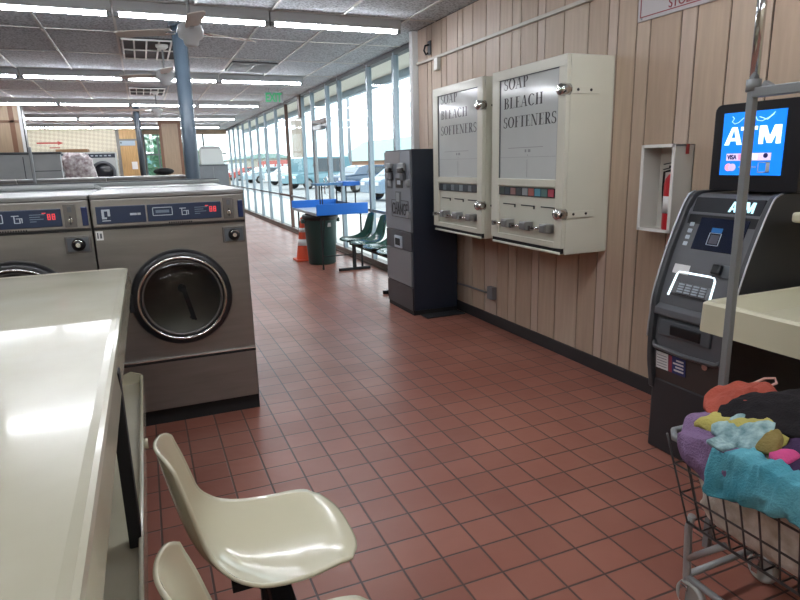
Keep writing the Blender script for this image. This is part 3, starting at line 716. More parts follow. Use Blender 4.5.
a = cp(6.02, 1.34, .14, .11, .006, GREYDK, 'selector_button', d); cp(6.02, 1.34, .09, .07, .009, GREYMET, 'button_face', a)
a = cp(5.76, 1.345, .18, .10, .006, BLACK, 'display_frame', d); cp(5.76, 1.35, .09, .04, .009, PANWHITE, 'display', a)
a = cp(5.79, 1.20, .14, .12, .006, GREYDK, 'coin_return', d); cp(5.80, 1.20, .08, .09, .009, GREYMET, 'coin_face', a)
a = MB().box(x0 - .008, x0 - .004, 5.54, 5.97, 1.0, 1.165).build('name_plate', MATS['change_grey'], d)
text_mesh('lettering', 'CHANGE', PRINT, a, (x0 - .010, 5.955, 1.022), (0, -1, 0), (0, 0, 1), .120, .40)
e = MB()
for yy in (5.54, 5.97): e.box(x0 - .010, x0 - .007, yy - .004, yy + .004, .995, 1.17)
e.box(x0 - .010, x0 - .007, 5.54, 5.97, .995, 1.0).box(x0 - .010, x0 - .007, 5.54, 5.97, 1.166, 1.172).build('border', PRINT, a)
for z in (1.345, 1.035):
    MB().box(x0 - .03, x0 + .01, y0 + .02, y0 + .075, z - .03, z + .035).cyl((x0 - .035, y0 + .045, z), (x0 - .03, y0 + .045, z), .02).build('door_latch', GREYMET, d, bev=.004)
bd = MB().box(x0 - .004, x0 + .02, y0 + .01, y1 - .01, .665, .852).build('coin_tray_panel', mat('tray_panel', '33383f', .4), t, bev=.004)
MB().box(x0 - .02, x0 - .003, 5.72, 5.90, .675, .80, PANWHITE).box(x0 - .023, x0 - .019, 5.745, 5.875, .70, .775, BLACKM).build('coin_cup', PANWHITE, bd, bev=.006)
MB().box(x0 - .004, x0 + .02, y0 + .03, y1 - .01, .30, .655).build('lower_door', mat('lower_grey', '76777b', .45, vary=.05), t, bev=.003)
MB().box(x0 - .002, x0 + .02, y0 + .01, y1 - .01, .05, .29).build('kick_plate', mat('kick_dark', '2f2c30', .45), t)
MB().lathe([(0, .0), (.012, .0), (.012, .004)], (2.42, 5.6, .5), 'x', 12).build('keyhole', BLACK, t)
# dark mat beside it
tag(MB().box(2.50, 2.93, 5.30, 5.465, 0, .012).build('rubber_mat', mat('mat_dark', '24262b', .9, bump=.6, bscale=120), loc=(2.7, 5.38, 0), bev=.003), 'small dark mat on the floor against the change machine', 'mat')

# ------------------------------------------------------------------ wall fixtures
zc_ = 2.61
t = thing('wall_conduit', 'pale horizontal conduit running along the upper wood wall', 'conduit', (XW - .02, 4, zc_))
MB().box(XW - .028, XW, -1.0, 6.46, zc_ - .014, zc_ + .014).build('raceway', mat('raceway', 'c2bdb4', .5), t, bev=.004)
MB().box(XW - .04, XW - .0, 5.90, 5.98, zc_ - .13, zc_ - .012).build('clip_box', WHITE, t, bev=.004)
t = thing('camera_hook', 'small dark bracket high on the wood wall near the window corner', 'bracket', (XW, 6.13, 2.73))
MB().box(XW - .02, XW, 6.11, 6.17, 2.66, 2.80).build('plate', GREYDK, t, bev=.003)
MB().tube([(XW - .02, 6.14, 2.76), (XW - .06, 6.14, 2.75), (XW - .075, 6.14, 2.70), (XW - .05, 6.14, 2.66), (XW - .03, 6.14, 2.68)], .01, 8).build('hook', BLACK, t)
t = thing('outlet_box', 'grey outlet box low on the wood wall under the vending machines', 'outlet', (XW, 4.81, .31))
MB().box(XW - .05, XW, 4.76, 4.86, .255, .375).build('box', mat('outlet_grey', '6f6f72', .5), t, bev=.006)
MB().tube([(XW - .02, 4.86, .30), (XW - .02, 5.3, .295), (XW - .02, 6.0, .27)], .010, 8).build('conduit', MATS['outlet_grey'], t)
# sign
t = thing('wall_sign', 'white sign with maroon border high on the wood wall, ending STOLEN', 'sign', (XW, 2.75, 2.6))
MB().box(XW - .012, XW, 2.15, 3.135, 2.365, 2.95).build('board', BOARD, t)
f = MB(); X = XW - .0135
f.box(X, X + .002, 2.17, 3.115, 2.385, 2.391).box(X, X + .002, 3.109, 3.115, 2.385, 2.93).box(X, X + .002, 2.17, 2.176, 2.385, 2.93).box(X, X + .002, 2.17, 3.115, 2.924, 2.93).build('border', PRINTR, t)
text_mesh('lettering', 'STOLEN', PRINTR, t, (X - .001, 2.89, 2.397), (0, -1, 0), (0, 0, 1), .052, .235)
text_mesh('lettering', 'LOST OR', PRINTR, t, (X - .001, 2.92, 2.487), (0, -1, 0), (0, 0, 1), .056, .275)
for yy, zz in ((3.10, 2.378), (3.12, 2.93)): MB().cyl((X - .003, yy, zz), (X, yy, zz), .006).build('screw', GREYMET, t)

# fire extinguisher cabinet
x0, x1, y0, y1, z0, z1 = 2.82, XW, 2.635, 2.882, 1.107, 1.612
t = thing('extinguisher_cabinet', 'white open fronted fire extinguisher cabinet on the wood wall left of the cash machine', 'cabinet', (2.9, 2.76, z0))
th = .008
MB().box(x0, x1, y0, y0 + th, z0, z1).box(x0, x1, y1 - th, y1, z0, z1).box(x0, x1, y0, y1, z0, z0 + th).box(x0, x1, y0, y1, z1 - th, z1).box(x1 - th, x1, y0, y1, z0, z1).build('case', mat('cab_white', 'c9c6be', .5), t)
MB().box(x0 - .006, x0, y0 - .004, y0 + .016, z0 - .004, z1 + .004).box(x0 - .006, x0, y1 - .016, y1 + .004, z0 - .004, z1 + .004).box(x0 - .006, x0, y0, y1, z0 - .004, z0 + .014).box(x0 - .006, x0, y0, y1, z1 - .014, z1 + .004).build('door_frame', WHITE, t)
q = MB().tube([(x0 - .004, y0 + .0, z1 - .008), (x0 + .02, y0 - .012, z1 - .008), (x0 + .08, y0 - .012, z1 - .01)], .002, 6, GREYDK).box(x0 + .075, x0 + .09, y0 - .018, y0 - .006, z1 - .055, z1 - .0, TAGRED)
q.build('red_tag', TAGRED, t)
e = thing('fire_extinguisher', 'red fire extinguisher with white label inside the wall cabinet', 'fire extinguisher', (2.895, 2.70, z0 + th))
c = (2.895, 2.705); zb = z0 + th
MB().lathe([(0, 0), (.045, 0), (.048, .01), (.048, .27), (.042, .30), (.025, .325), (.015, .33), (0, .33)], (c[0], c[1], zb), n=28).build('cylinder', RED, e)
MB().lathe([(.0485, .10), (.0488, .10), (.0488, .20), (.0485, .20)], (c[0], c[1], zb), n=28).build('label_band', PAPER, e)
MB().cyl((c[0], c[1], zb + .33), (c[0], c[1], zb + .37), .014).box(c[0] - .03, c[0] + .01, c[1] - .008, c[1] + .008, zb + .365, zb + .378).build('valve', BLACK, e)
MB().bar((c[0] - .05, c[1] + .03, zb + .385), (c[0] + .01, c[1] - .01, zb + .40), .014, .005).bar((c[0] - .05, c[1] + .03, zb + .355), (c[0], c[1], zb + .37), .012, .005).build('lever', BLACK, e)
MB().tube([(c[0], c[1] + .015, zb + .35), (c[0] - .02, c[1] + .05, zb + .34), (c[0] - .01, c[1] + .062, zb + .25), (c[0], c[1] + .060, zb + .12)], .007, 8).build('hose', BLACK, e)

# ------------------------------------------------------------------ cash machine
ya, yb = 1.84, 2.305      # near side, far side
t = thing('cash_machine', 'dark free standing ATM with lit blue topper against the wood wall', 'cash machine', (2.7, 2.07, 0))
sil = [(2.425, 0), (2.415, .12), (2.40, .343), (2.375, .50), (2.370, .66), (2.378, .75), (2.385, .844), (2.446, 1.049), (2.528, 1.25), (2.572, 1.335), (2.60, 1.360), (2.66, 1.372), (2.92, 1.372), (2.955, 1.34), (2.955, 0)]
def smooth_poly(p, n): # refine the front curve
    out = []
    for i in range(len(p) - 1):
        P = [p[max(i - 1, 0)], p[i], p[i + 1], p[min(i + 2, len(p) - 1)]]
        if p[i][0] > 2.7 or p[i + 1][0] > 2.7: out.append(p[i]); continue
        for k in range(n):
            f = k / n; out.append(tuple(0.5 * ((2 * P[1][j]) + (-P[0][j] + P[2][j]) * f + (2 * P[0][j] - 5 * P[1][j] + 4 * P[2][j] - P[3][j]) * f * f + (-P[0][j] + 3 * P[1][j] - 3 * P[2][j] + P[3][j]) * f ** 3) for j in (0, 1)))
    out.append(p[-1]); return out
S = smooth_poly(sil, 4)
upS = [p for p in S if p[1] >= .36 or p[0] > 2.9]
MB().prism([(x, z) for x, z in S if z > .335 or x > 2.9] , 'y', yb - .028, yb, ATMG, smooth=False).build('side_cheek', ATMG, t, bev=.005)
MB().prism([(x, z) for x, z in S if z > .335 or x > 2.9], 'y', ya, ya + .028, ATMG).build('side_cheek', ATMG, t, bev=.005)
inner = [(x + .028, z - (.012 if z > 1.3 else 0)) for x, z in S if x < 2.7 and z > .30] + [(2.94, 1.36), (2.94, .30)]
MB().prism(inner, 'y', ya + .027, yb - .027).build('body', ATMF, t)
MB().box(2.41, 2.955, ya + .01, yb - .01, 0, .40).build('safe_base', mat('safe_dark', '2d2d30', .5), t, bev=.012)
for yy in (yb + .001, ya - .003):
    MB().tube([(x - .001, yy, z) for x, z in S if .62 < z and x < 2.64], .0045, 6).build('edge_trim', mat('edge_light', 'b9bcc0', .3, .6), t)
# sloped fascia coordinates: s up the slope, y across
F0 = Vector((2.413, 0, .86)); F1 = Vector((2.604, 0, 1.335)); U = (F1 - F0).normalized(); Nn = Vector((U.z, 0, -U.x)) * -1
def fac(y, s, d=0): return F0 + U * s + Nn * d + Vector((0, y, 0))
def slab(y0, y1, s0, s1, d0, d1, m, name, par, bev=.003):
    vs = [fac(y, s, d) for d in (d0, d1) for y, s in ((y0, s0), (y1, s0), (y1, s1), (y0, s1))]
    return MB().add(vs, [(0, 3, 2, 1), (4, 5, 6, 7), (0, 1, 5, 4), (1, 2, 6, 5), (2, 3, 7, 6), (3, 0, 4, 7)]).build(name, m, par, bev=bev)
ia, ib = ya + .045, yb - .045
sg = slab(ia, ib, .435, .515, .0, .012, mat('sign_window', '34363a', .15), 'lit_sign', t)
block_atm('letter', GLOWC, sg, fac(ya + .215, .447, .014), (0, -1, 0), U, .052, .13)
sc = slab(ia - .005, ib + .005, .225, .425, .0, .014, BLACK, 'screen_bezel', t)
s1 = slab(ia + .035, ib - .075, .245, .41, .013, .017, SCRDK, 'screen', sc)
ym = (ia + ib) / 2 - .0
slab(ym - .03, ym + .03, .338, .362, .0168, .0175, mat('screen_mid', '1b4f80', .3, emit=.35), 'screen_glow', s1, 0)
q = MB(); a_, b_ = ym - .032, ym + .032
for (p0, p1) in (((a_, .275), (b_, .275)), ((b_, .275), (b_, .335)), ((b_, .335), (a_, .335)), ((a_, .335), (a_, .275))):
    q.bar(fac(p0[0], p0[1], .0185), fac(p1[0], p1[1], .0185), .003, .002)
q.build('screen_icon', PANWHITE, s1)
slab(a_ + .008, b_ - .008, .282, .328, .0172, .0182, mat('icon_grey', '4a4a55', .4), 'screen_icon', s1, 0)
for k in range(4): slab(ib - .045, ib - .022, .258 + k * .034, .278 + k * .034, .013, .020, PANWHITE, 'side_button', sc, .002)
slab(ya + .13, ib - .09, .190, .215, .0, .008, mat('sticker_strip', '9a947c', .5), 'instruction_sticker', t, .001)
for k, c in enumerate(('c8b040', '8c3a3a', '3c6e4a')): slab(ya + .15 + k * .06, ya + .18 + k * .06, .194, .211, .008, .010, mat('dot_' + c, c, .5), 'sticker_mark', t, .001)
rcp = slab(ib - .12, ib - .01, .120, .175, .0, .006, BLACK, 'receipt_slot', t); slab(ib - .11, ib - .015, .112, .160, .006, .012, PAPER, 'receipt', rcp, 0)
cr_ = slab(ia + .03, ia + .13, .125, .19, .0, .02, GREYDK, 'card_reader', t, .005); slab(ia + .075, ia + .125, .135, .185, .02, .045, BLACK, 'card_mouth', cr_, .008)
slab(ia + .04, ia + .055, .095, .108, .0, .006, BLACK, 'jack', t)
rc = slab(ya + .135, yb - .075, .0, .115, .0, .003, mat('recess_dark', '3a3a3e', .4), 'keypad_recess', t)
q = MB()
kp = slab(ya + .155, yb - .10, .012, .07, .003, .016, mat('keypad', '707276', .35, .5), 'keypad', rc)
q = MB()
for r in range(4):
    for k in range(4):
        c0 = fac(ya + .17 + k * .043, .022 + r * .013, .018); q.box(c0.x - .004, c0.x + .002, c0.y, c0.y + .03, c0.z - .003, c0.z + .004)
q.build('keys', PANWHITE, kp)
MB().tube([fac(yb - .082, -.005, .008), fac(yb - .092, .106, .008), fac(yb - .102, .122, .008), fac(ya + .160, .124, .008), fac(ya + .150, .106, .008), fac(ya + .140, -.005, .008)], .0055, 8).build('light_frame', GLOWW, rc)
# ledge, cash dispenser, lower door
MB().prism([(2.405, .81), (2.375, .79), (2.372, .755), (2.41, .75)], 'y', ya + .03, yb - .03).build('ledge', ATMF, t, bev=.004)
cd = MB().box(2.385, 2.42, ya + .10, yb - .05, .645, .735).build('cash_dispenser', GREYDK, t, bev=.01)
MB().box(2.378, 2.39, ya + .15, yb - .13, .66, .715).build('cash_mouth', BLACK, cd, bev=.006)
MB().tube([(2.392, yb - .03, .60), (2.372, yb - .05, .585), (2.366, (ya + yb) / 2, .578), (2.372, ya + .05, .585), (2.392, ya + .03, .60)], .012, 10).build('door_lip', mat('lip_grey', '5f6165', .3, .3), t)
MB().prism([(2.428, .575), (2.398, .575), (2.402, .50), (2.418, .36), (2.432, .355)], 'y', ya + .03, yb - .03).build('lower_door', mat('atm_lower', '3b3736', .45), t, bev=.004)
MB().cyl((2.39, ya + .12, .552), (2.402, ya + .12, .552), .016).build('door_lock', CHROME, t)
def low(y, z, d=0):
    x = 2.398 + (.575 - z) * .085 if z > .45 else 2.406
    return (x - .004 - d, y, z)
def lowquad(y0, y1, z0, z1, d, m, name, par=None):
    return MB().add([low(y0, z0, d), low(y1, z0, d), low(y1, z1, d), low(y0, z1, d), low(y0, z0, d - .003), low(y1, z0, d - .003), low(y1, z1, d - .003), low(y0, z1, d - .003)],
                    [(0, 1, 2, 3), (4, 7, 6, 5), (0, 4, 5, 1), (1, 5, 6, 2), (2, 6, 7, 3), (3, 7, 4, 0)]).build(name, m, par or t)
st = lowquad(2.185, 2.262, .46, .55, .002, PAPER, 'sticker')
for k in range(5): lowquad(2.192, 2.255, .472 + k * .015, .476 + k * .015, .0035, GREYMET, 'sticker_line', st)
lowquad(2.16, 2.180, .46, .55, .002, mat('sticker_red', '9a4050', .5), 'sticker')
st = lowquad(2.075, 2.157, .46, .55, .002, mat('sticker_blue', '2f3a6e', .5), 'sticker')
for k in range(4): lowquad(2.085, 2.085 + (.06, .05, .065, .045)[k], .475 + k * .018, .484 + k * .018, .0035, PAPER, 'sticker_line', st)
# topper
tp = MB(); tx0, tx1, tz0, tz1 = 2.65, 2.93, 1.375, 1.785
prof = [(ya - .05 + .0, tz0), (yb - .065, tz0)]
r = .035
pr = [(1.79, tz0), (2.245, tz0)] + [(2.245 - r + r * math.cos(math.radians(a)), tz1 - r + r * math.sin(math.radians(a))) for a in (0, 22, 45, 67, 90)] + [(1.79 + r - r * math.cos(math.radians(a)), tz1 - r + r * math.sin(math.radians(a))) for a in (90, 67, 45, 22, 0)]
tp.prism(pr, 'x', tx0, tx1); tpo = tp.build('topper', ATMB, t, bev=.004)
X = tx0
so = MB().box(X - .004, X + .001, 1.872, 2.188, 1.45, 1.742).build('topper_screen', SCRBLUE, tpo)
block_atm('letter', GLOWW, so, (X - .0055, 2.172, 1.592), (0, -1, 0), (0, 0, 1), .082, .285)
q = MB()
for pts in ([(2.14, 1.725), (2.13, 1.715), (2.14, 1.70), (2.125, 1.69), (2.105, 1.695), (2.08, 1.715)], [(2.02, 1.72), (2.01, 1.70), (1.985, 1.695), (1.95, 1.71), (1.925, 1.73)], [(2.0, 1.715), (1.96, 1.70), (1.93, 1.722)]):
    q.tube([(X - .006, a, b) for a, b in pts], .0018, 6)
q.build('line_drawing', mat('glow_pale', '9fd0ff', .4, emit=.9), so)
b1 = MB().box(X - .006, X - .003, 1.925, 2.155, 1.518, 1.552).build('payment_bar', mat('glow_bar', 'c9b8de', .4, emit=.7), so)
text_mesh('lettering', 'VISA', mat('visa_navy', '20246a', .5), b1, (X - .0075, 2.148, 1.524), (0, -1, 0), (0, 0, 1), .022, .05, bold=.02)
MB().box(X - .0075, X - .006, 2.05, 2.09, 1.522, 1.548, mat('bar_pink', 'd890b8', .4, emit=.5)).box(X - .0075, X - .006, 1.99, 2.035, 1.522, 1.548, mat('bar_white', 'ddddee', .4, emit=.6)).cyl((X - .008, 1.95, 1.54), (X - .006, 1.95, 1.54), .011, m=MATS['visa_navy']).build('bar_marks', MATS['bar_pink'], b1)
MB().cyl((X - .0065, 2.14, 1.487), (X - .003, 2.14, 1.487), .018, m=mat('ring_pink', 'ee9cb0', .4, emit=.7)).cyl((X - .0075, 2.118, 1.487), (X - .0035, 2.118, 1.487), .018, m=mat('ring_violet', 'b8a8e8', .4, emit=.7)).build('circle_mark', MATS['ring_pink'], so)
q = MB()
for k in range(8): q.box(X - .006, X - .003, 1.995 + k * .0115, 2.003 + k * .0115, 1.484, 1.492)
q.box(X - .006, X - .003, 1.926, 1.985, 1.462, 1.467).box(X - .006, X - .003, 1.926, 1.985, 1.507, 1.511).box(X - .006, X - .003, 1.981, 1.985, 1.462, 1.511).box(X - .006, X - .003, 1.926, 1.945, 1.462, 1.511)
q.build('card_marks', PANWHITE, so)

# ------------------------------------------------------------------ right ivory table
def tray_table(name, label, xa, xb, ya_, yb_, z, th, loc):
    t = thing(name, label, 'table', loc)
    r = .03; rings = [rim(xa + .075, xb - .075, ya_ + .11, yb_ - .11, z - .056, .02), rim(xa + .065, xb - .065, ya_ + .10, yb_ - .10, z - .052, .02), rim(xa + .035, xb - .035, ya_ + .03, yb_ - .03, z - .002, .03), rim(xa + .012, xb - .012, ya_ + .012, yb_ - .012, z, .03), rim(xa, xb, ya_, yb_, z - .01, .03),
            rim(xa - .004, xb + .004, ya_ - .004, yb_ + .004, z - th, .034), rim(xa + .01, xb - .01, ya_ + .01, yb_ - .01, z - th, .03), rim(xa + .03, xb - .03, ya_ + .03, yb_ - .03, z - th + .03, .02)]
    n = len(rings[0])
    fs = [(i * n + k, i * n + (k + 1) % n, (i + 1) * n + (k + 1) % n, (i + 1) * n + k) for i in range(len(rings) - 1) for k in range(n)] + [tuple(range(n)), tuple(range((len(rings) - 1) * n, len(rings) * n))[::-1]]
    MB().add(sum(rings, []), fs).build('tabletop', mat('ivory_tray', 'c4bfa6', .4, vary=.04), t)
    return t
t = tray_table('folding_table', 'ivory fibreglass counter with raised rim at the right edge, before the cash machine', 2.045, 2.94, -.3, 1.726, .97, .125, (2.5, .8, 0))
for y in (.1, 1.35): MB().box(2.66, 2.72, y - .03, y + .03, .03, .91).box(2.30, 2.92, y - .03, y + .03, 0, .03).box(2.2, 2.9, y - .02, y + .02, .88, .91).build('leg', BLACKM, t, bev=.003)
MB().box(2.50, 2.94, -.25, 1.70, 1.262, 1.305).build('upper_shelf', MATS['ivory_tray'], t, bev=.012, seg=3)
for y in (.2, 1.2): MB().box(2.80, 2.84, y - .02, y + .02, .93, 1.27).build('shelf_post', BLACKM, t)

# ------------------------------------------------------------------ laundry carts
def make_cart(label, loc):
    t = thing('laundry_cart', label, 'laundry cart', (0, 0, 0))
    # local origin: centre of the basket on the floor; length along y
    X0, X1, Y0, Y1, ZR = -.275, .275, -.40, .375, .65
    x0, x1, y0, y1, zb = -.215, .215, -.34, .315, .335
    MB().tube([(X0 + .03, Y0, ZR), (X1 - .03, Y0, ZR), (X1, Y0 + .03, ZR), (X1, Y1 - .03, ZR), (X1 - .03, Y1, ZR), (X0 + .03, Y1, ZR), (X0, Y1 - .03, ZR), (X0, Y0 + .03, ZR)], .014, 8, closed=True).build('rim', TUBEG, t)
    w = MB(); r = .0036
    def loop(f):
        a, b, c, d = X0 + (x0 - X0) * f, X1 + (x1 - X1) * f, Y0 + (y0 - Y0) * f, Y1 + (y1 - Y1) * f; z = ZR + (zb - ZR) * f
        w.tube([(a, c, z), (b, c, z), (b, d, z), (a, d, z)], r if f < .9 else .005, 6, closed=True)
    for f in (.33, .66, 1): loop(f)
    n = 12
    for i in range(n + 1):
        g = i / n; yt, yl = Y0 + (Y1 - Y0) * g, y0 + (y1 - y0) * g
        w.tube([(X0, yt, ZR), (x0, yl, zb), (x1, yl, zb), (X1, yt, ZR)], r, 5)
    for i in range(9):
        g = i / 8; xt, xl = X0 + (X1 - X0) * g, x0 + (x1 - x0) * g
        w.tube([(xt, Y0, ZR), (xl, y0, zb), (xl, y1, zb), (xt, Y1, ZR)], r, 5)
    w.build('wire_basket', WIRE, t)
    f = MB()
    for x in (x0 + .02, x1 - .05):
        f.tube([(x, y1 - .0, zb + .02), (x, y1 + .01, zb - .03), (x, y1 + .0, .12), (x, y1 - .005, .095)], .013, 10)
        f.tube([(x, y0, zb + .02), (x, y0 - .01, zb - .03), (x, y0 - .0, .12), (x, y0 + .005, .095)], .013, 10)
        f.tube([(x, y1, .19), (x, y1 - .13, zb - .012)], .012, 10); f.tube([(x, y0, .19), (x, y0 + .13, zb - .012)], .012, 10)
        f.tube([(x, y1 - .005, .12), (x, y0 + .005, .12)], .012, 10)
    f.tube([(x0 + .02, y1, .125), (x1 - .05, y1, .125)], .012, 10); f.tube([(x0 + .02, y0, .125), (x1 - .05, y0, .125)], .012, 10)
    f.build('frame', mat('frame_grey_tube', '9b9c9c', .4, .3), t)
    for x in (x0 + .02, x1 - .05):
        for y in (y1 - .005, y0 + .005):
            a = MB().box(x - .016, x + .016, y - .014, y + .014, .075, .10).box(x - .019, x - .015, y - .012, y + .012, .03, .09).box(x + .015, x + .019, y - .012, y + .012, .03, .09).build('caster_fork', CHROME, t)
            MB().lathe([(.0, -.010), (.040, -.010), (.044, -.014), (.054, -.012), (.057, 0), (.054, .012), (.044, .014), (.040, .010), (0, .010)], (x, y - .02, .057), 'x', 28).build('wheel', mat('wheel_grey', 'a6a6a2', .5), a)
    # hanger posts and bar
    for y in (Y1 + .026, Y0 - .026):
        MB().box(-.012, .012, y - .012, y + .012, .12, 1.765).build('hanger_post', TUBEG, t, bev=.003)
        MB().box(-.022, .022, y - .012 - (.01 if y < 0 else .0), y + .012, ZR - .02, ZR + .02).build('post_clamp', TUBEG, t)
    yb0, yb1 = Y0 - .02, Y1 + .02
    MB().bar((0, yb0, 1.735), (0, yb1, 1.735), .03, .03).bar((0, yb1 - .03, 1.76), (0, yb1 - .07, 1.735), .02, .02).build('hanger_bar', TUBEG, t, bev=.003)
    for y in (Y1 + .026, Y0 - .026):
        MB().cyl((0, y, 1.74), (0, y, 1.775), .022, n=14, m=TUBEG).cyl((0, y, 1.775), (0, y, 2.18), .0145, n=14, m=CHROME).build('chrome_extension', CHROME, t)
    t.location = loc
    return t
make_cart('wire laundry cart piled with coloured clothes at the lower right, with hanging bar', (1.79, .985, 0))
c2 = dup([o for o in COL.objects if o.name == 'laundry_cart'][0], (-1.33, 6.35, 0), PI / 2, 'laundry cart behind the washers at the left, only its thin pole showing', skip=('chrome_extension', 'hanger_bar'))

# ------------------------------------------------------------------ clothes
XE = 1.49
def pile(x, y):
    u = (x - 1.80) / .36; v = (y - 1.0) / .46
    if abs(u) >= 1 or abs(v) >= 1: return .62
    return .62 + .165 * (1 - u * u) ** .6 * (1 - v ** 4) ** .5
def garment(name, label, poly, off, m, fold=.014, fs=16, seed=0, stretch=(1, 1), th=.01, nr=20, na=110, cat='clothing', puff=.02):
    cx = sum(p[0] for p in poly) / len(poly); cy = sum(p[1] for p in poly) / len(poly); n = len(poly)
    def bnd(t):
        t = (t % 1) * n; i = int(t); f = t - i; P = [poly[(i + k) % n] for k in (-1, 0, 1, 2)]
        return [0.5 * (2 * P[1][k] + (-P[0][k] + P[2][k]) * f + (2 * P[0][k] - 5 * P[1][k] + 4 * P[2][k] - P[3][k]) * f * f + (-P[0][k] + 3 * P[1][k] - 3 * P[2][k] + P[3][k]) * f ** 3) for k in (0, 1)]
    def pt(r, a, lift):
        b = bnd(a); x = cx + (b[0] - cx) * r; y = cy + (b[1] - cy) * r
        nz = noise.noise(Vector((x * fs * stretch[0] + seed * 3.1, y * fs * stretch[1], seed))) + .5 * noise.noise(Vector((x * fs * 2.3, y * fs * 2.3 * stretch[1], seed + 9)))
        d = off + fold * nz + puff * (1 - r ** 4)
        if x >= XE: z = pile(x, y) + d; z += 0; X = x
        else:
            ex = XE - x; z = pile(XE, y) - ex + .012; X = XE - .012 - d * 1.0 - .012 * math.sin(min(1, ex / .05) * PI / 2)
            k = min(1, ex / .03); z = (pile(XE, y) + d) * (1 - k) + z * k if k < 1 else z
        q = Vector((X, y, z))
        q -= (Vector((-1, 0, 0)) if x < XE - .02 else Vector((0, 0, 1))) * lift if False else Vector((0, 0, 0))
        if lift:
            q += Vector((.6 * lift, 0, 0)) if x < XE - .01 else Vector((0, 0, -lift))
        return q
    vs = [pt(0, 0, 0)]; fs_ = []
    for i in range(1, nr + 1):
        for k in range(na): vs.append(pt(i / nr, k / na, 0))
    base = len(vs)
    vs.append(pt(0, 0, th + puff))
    for i in range(1, nr + 1):
        for k in range(na): vs.append(pt(i / nr, k / na, th + puff * (1 - (i / nr) ** 4) * .8))
    for s in (0, base):
        for k in range(na): fs_.append((s, s + 1 + k, s + 1 + (k + 1) % na))
        for i in range(nr - 1):
            for k in range(na):
                a = s + 1 + i * na + k; b = s + 1 + i * na + (k + 1) % na
                fs_.append((a, a + na, b + na, b))
    e = 1 + (nr - 1) * na
    for k in range(na): fs_.append((e + k, base + e + k, base + e + (k + 1) % na, e + (k + 1) % na))
    o = MB().add(vs, fs_, None, True).build(name, m, loc=(cx, cy, pile(max(cx, XE), cy)))
    return tag(o, label, cat, 'clothes heaped in the laundry cart')
def cloth(name, c, vary=.12, dark=None, vs=9): return mat(name, c, .95, vary=vary, vscale=vs, bump=.5, bscale=140, spec=.15, dark=dark)
# white laundry filling the basket, seen through the wires
b = MB()
def fill(u, v):
    a = 2 * PI * v; ph = PI * (u - .5); ce = math.copysign(abs(math.cos(a)) ** .22, math.cos(a)); se = math.copysign(abs(math.sin(a)) ** .22, math.sin(a))
    cph = abs(math.cos(ph)) ** .22; sph = math.copysign(abs(math.sin(ph)) ** .5, math.sin(ph))
    n_ = 1 - .05 + .05 * noise.noise(Vector((ce * 5 * cph, se * 7 * cph, sph * 4)))
    zz = .485 + .142 * sph; k = (zz - .335) / .315
    return (1.79 + (.208 + .055 * k) * ce * cph * n_, .98 + (.315 + .055 * k) * se * cph * n_, zz)
b.grid(fill, 40, 90); tag(b.build('white_laundry', cloth('cloth_white', 'f4f2ec', .3, 'b9ae9a', 14), loc=(1.79, .97, .36)), 'cream and white laundry at the bottom of the cart, behind its wires', 'clothing', 'clothes heaped in the laundry cart')
garment('purple_shirt', 'purple shirt hanging over the far left corner of the loaded cart', [(1.492, 1.285), (1.55, 1.31), (1.60, 1.24), (1.60, 1.15), (1.56, 1.03), (1.46, 1.0), (1.37, 1.04), (1.37, 1.14), (1.42, 1.24)], .010, cloth('cloth_purple', '7f6788'), .012, 13, 1)
garment('beige_towel', 'white towel under the coloured clothes along the near side of the loaded cart', [(1.46, 1.02), (1.60, 1.05), (1.75, .9), (1.75, .66), (1.48, .62), (1.45, .8)], .004, cloth('cloth_cream', 'b3aa98'), .012, 13, 12)
garment('plum_shirt', 'dark plum shirt at the right of the teal towel', [(1.515, 1.028), (1.578, 1.03), (1.65, 1.02), (1.75, 0.93), (1.72, 0.72), (1.5, 0.68), (1.47, 0.84), (1.485, 0.948)], .012, cloth('cloth_plum', '43324f'), .012, 14, 2)
garment('yellow_top', 'yellow top lying between the purple shirt and the black garment', [(1.513, 1.258), (1.584, 1.234), (1.64, 1.152), (1.64, 1.054), (1.565, 0.998), (1.521, 1.02), (1.50, 1.085), (1.505, 1.195)], .026, cloth('cloth_yellow', 'b8ad62'), .010, 18, 3)
garment('tie_dye_cloth', 'pale blue tie dyed cloth inside the yellow top', [(1.503, 1.189), (1.55, 1.188), (1.6, 1.136), (1.6, 1.061), (1.513, 1.032), (1.492, 1.081), (1.489, 1.137)], .040, mat('cloth_dye', 'a9c4c6', .9, vscale=32, vary=.3, dark='5f8288', bump=.4, bscale=120), .012, 22, 4, puff=.01)
garment('khaki_cap', 'khaki brown cloth bundle between the pale blue cloth and the pink print', [(1.501, 1.043), (1.545, 1.051), (1.575, 1.03), (1.558, 1.003), (1.519, 0.995)], .038, cloth('cloth_khaki', '8e7d4e'), .012, 24, 5, puff=.025)
garment('teal_towel', 'teal blue towel hanging over the near side of the loaded cart', [(1.475, 1.124), (1.475, 1.1), (1.50, 1.068), (1.505, 1.013), (1.50, 0.956), (1.495, 0.893), (1.49, 0.76), (1.48, 0.62), (1.41, 0.62), (1.412, 0.75), (1.408, 0.893), (1.385, 1.018), (1.37, 1.12)], .036, cloth('cloth_teal', '6fb2c0', .2, '3f8a9c', 6), .026, 12, 6, (.8, 2.2), puff=.008)
garment('pink_print', 'small bright pink piece lying on the plum shirt', [(1.505, 1.004), (1.527, 1.001), (1.543, 0.974), (1.536, 0.941), (1.504, 0.961)], .036, cloth('cloth_pink', 'd6568e'), .006, 20, 7, nr=8, na=50, puff=.006)
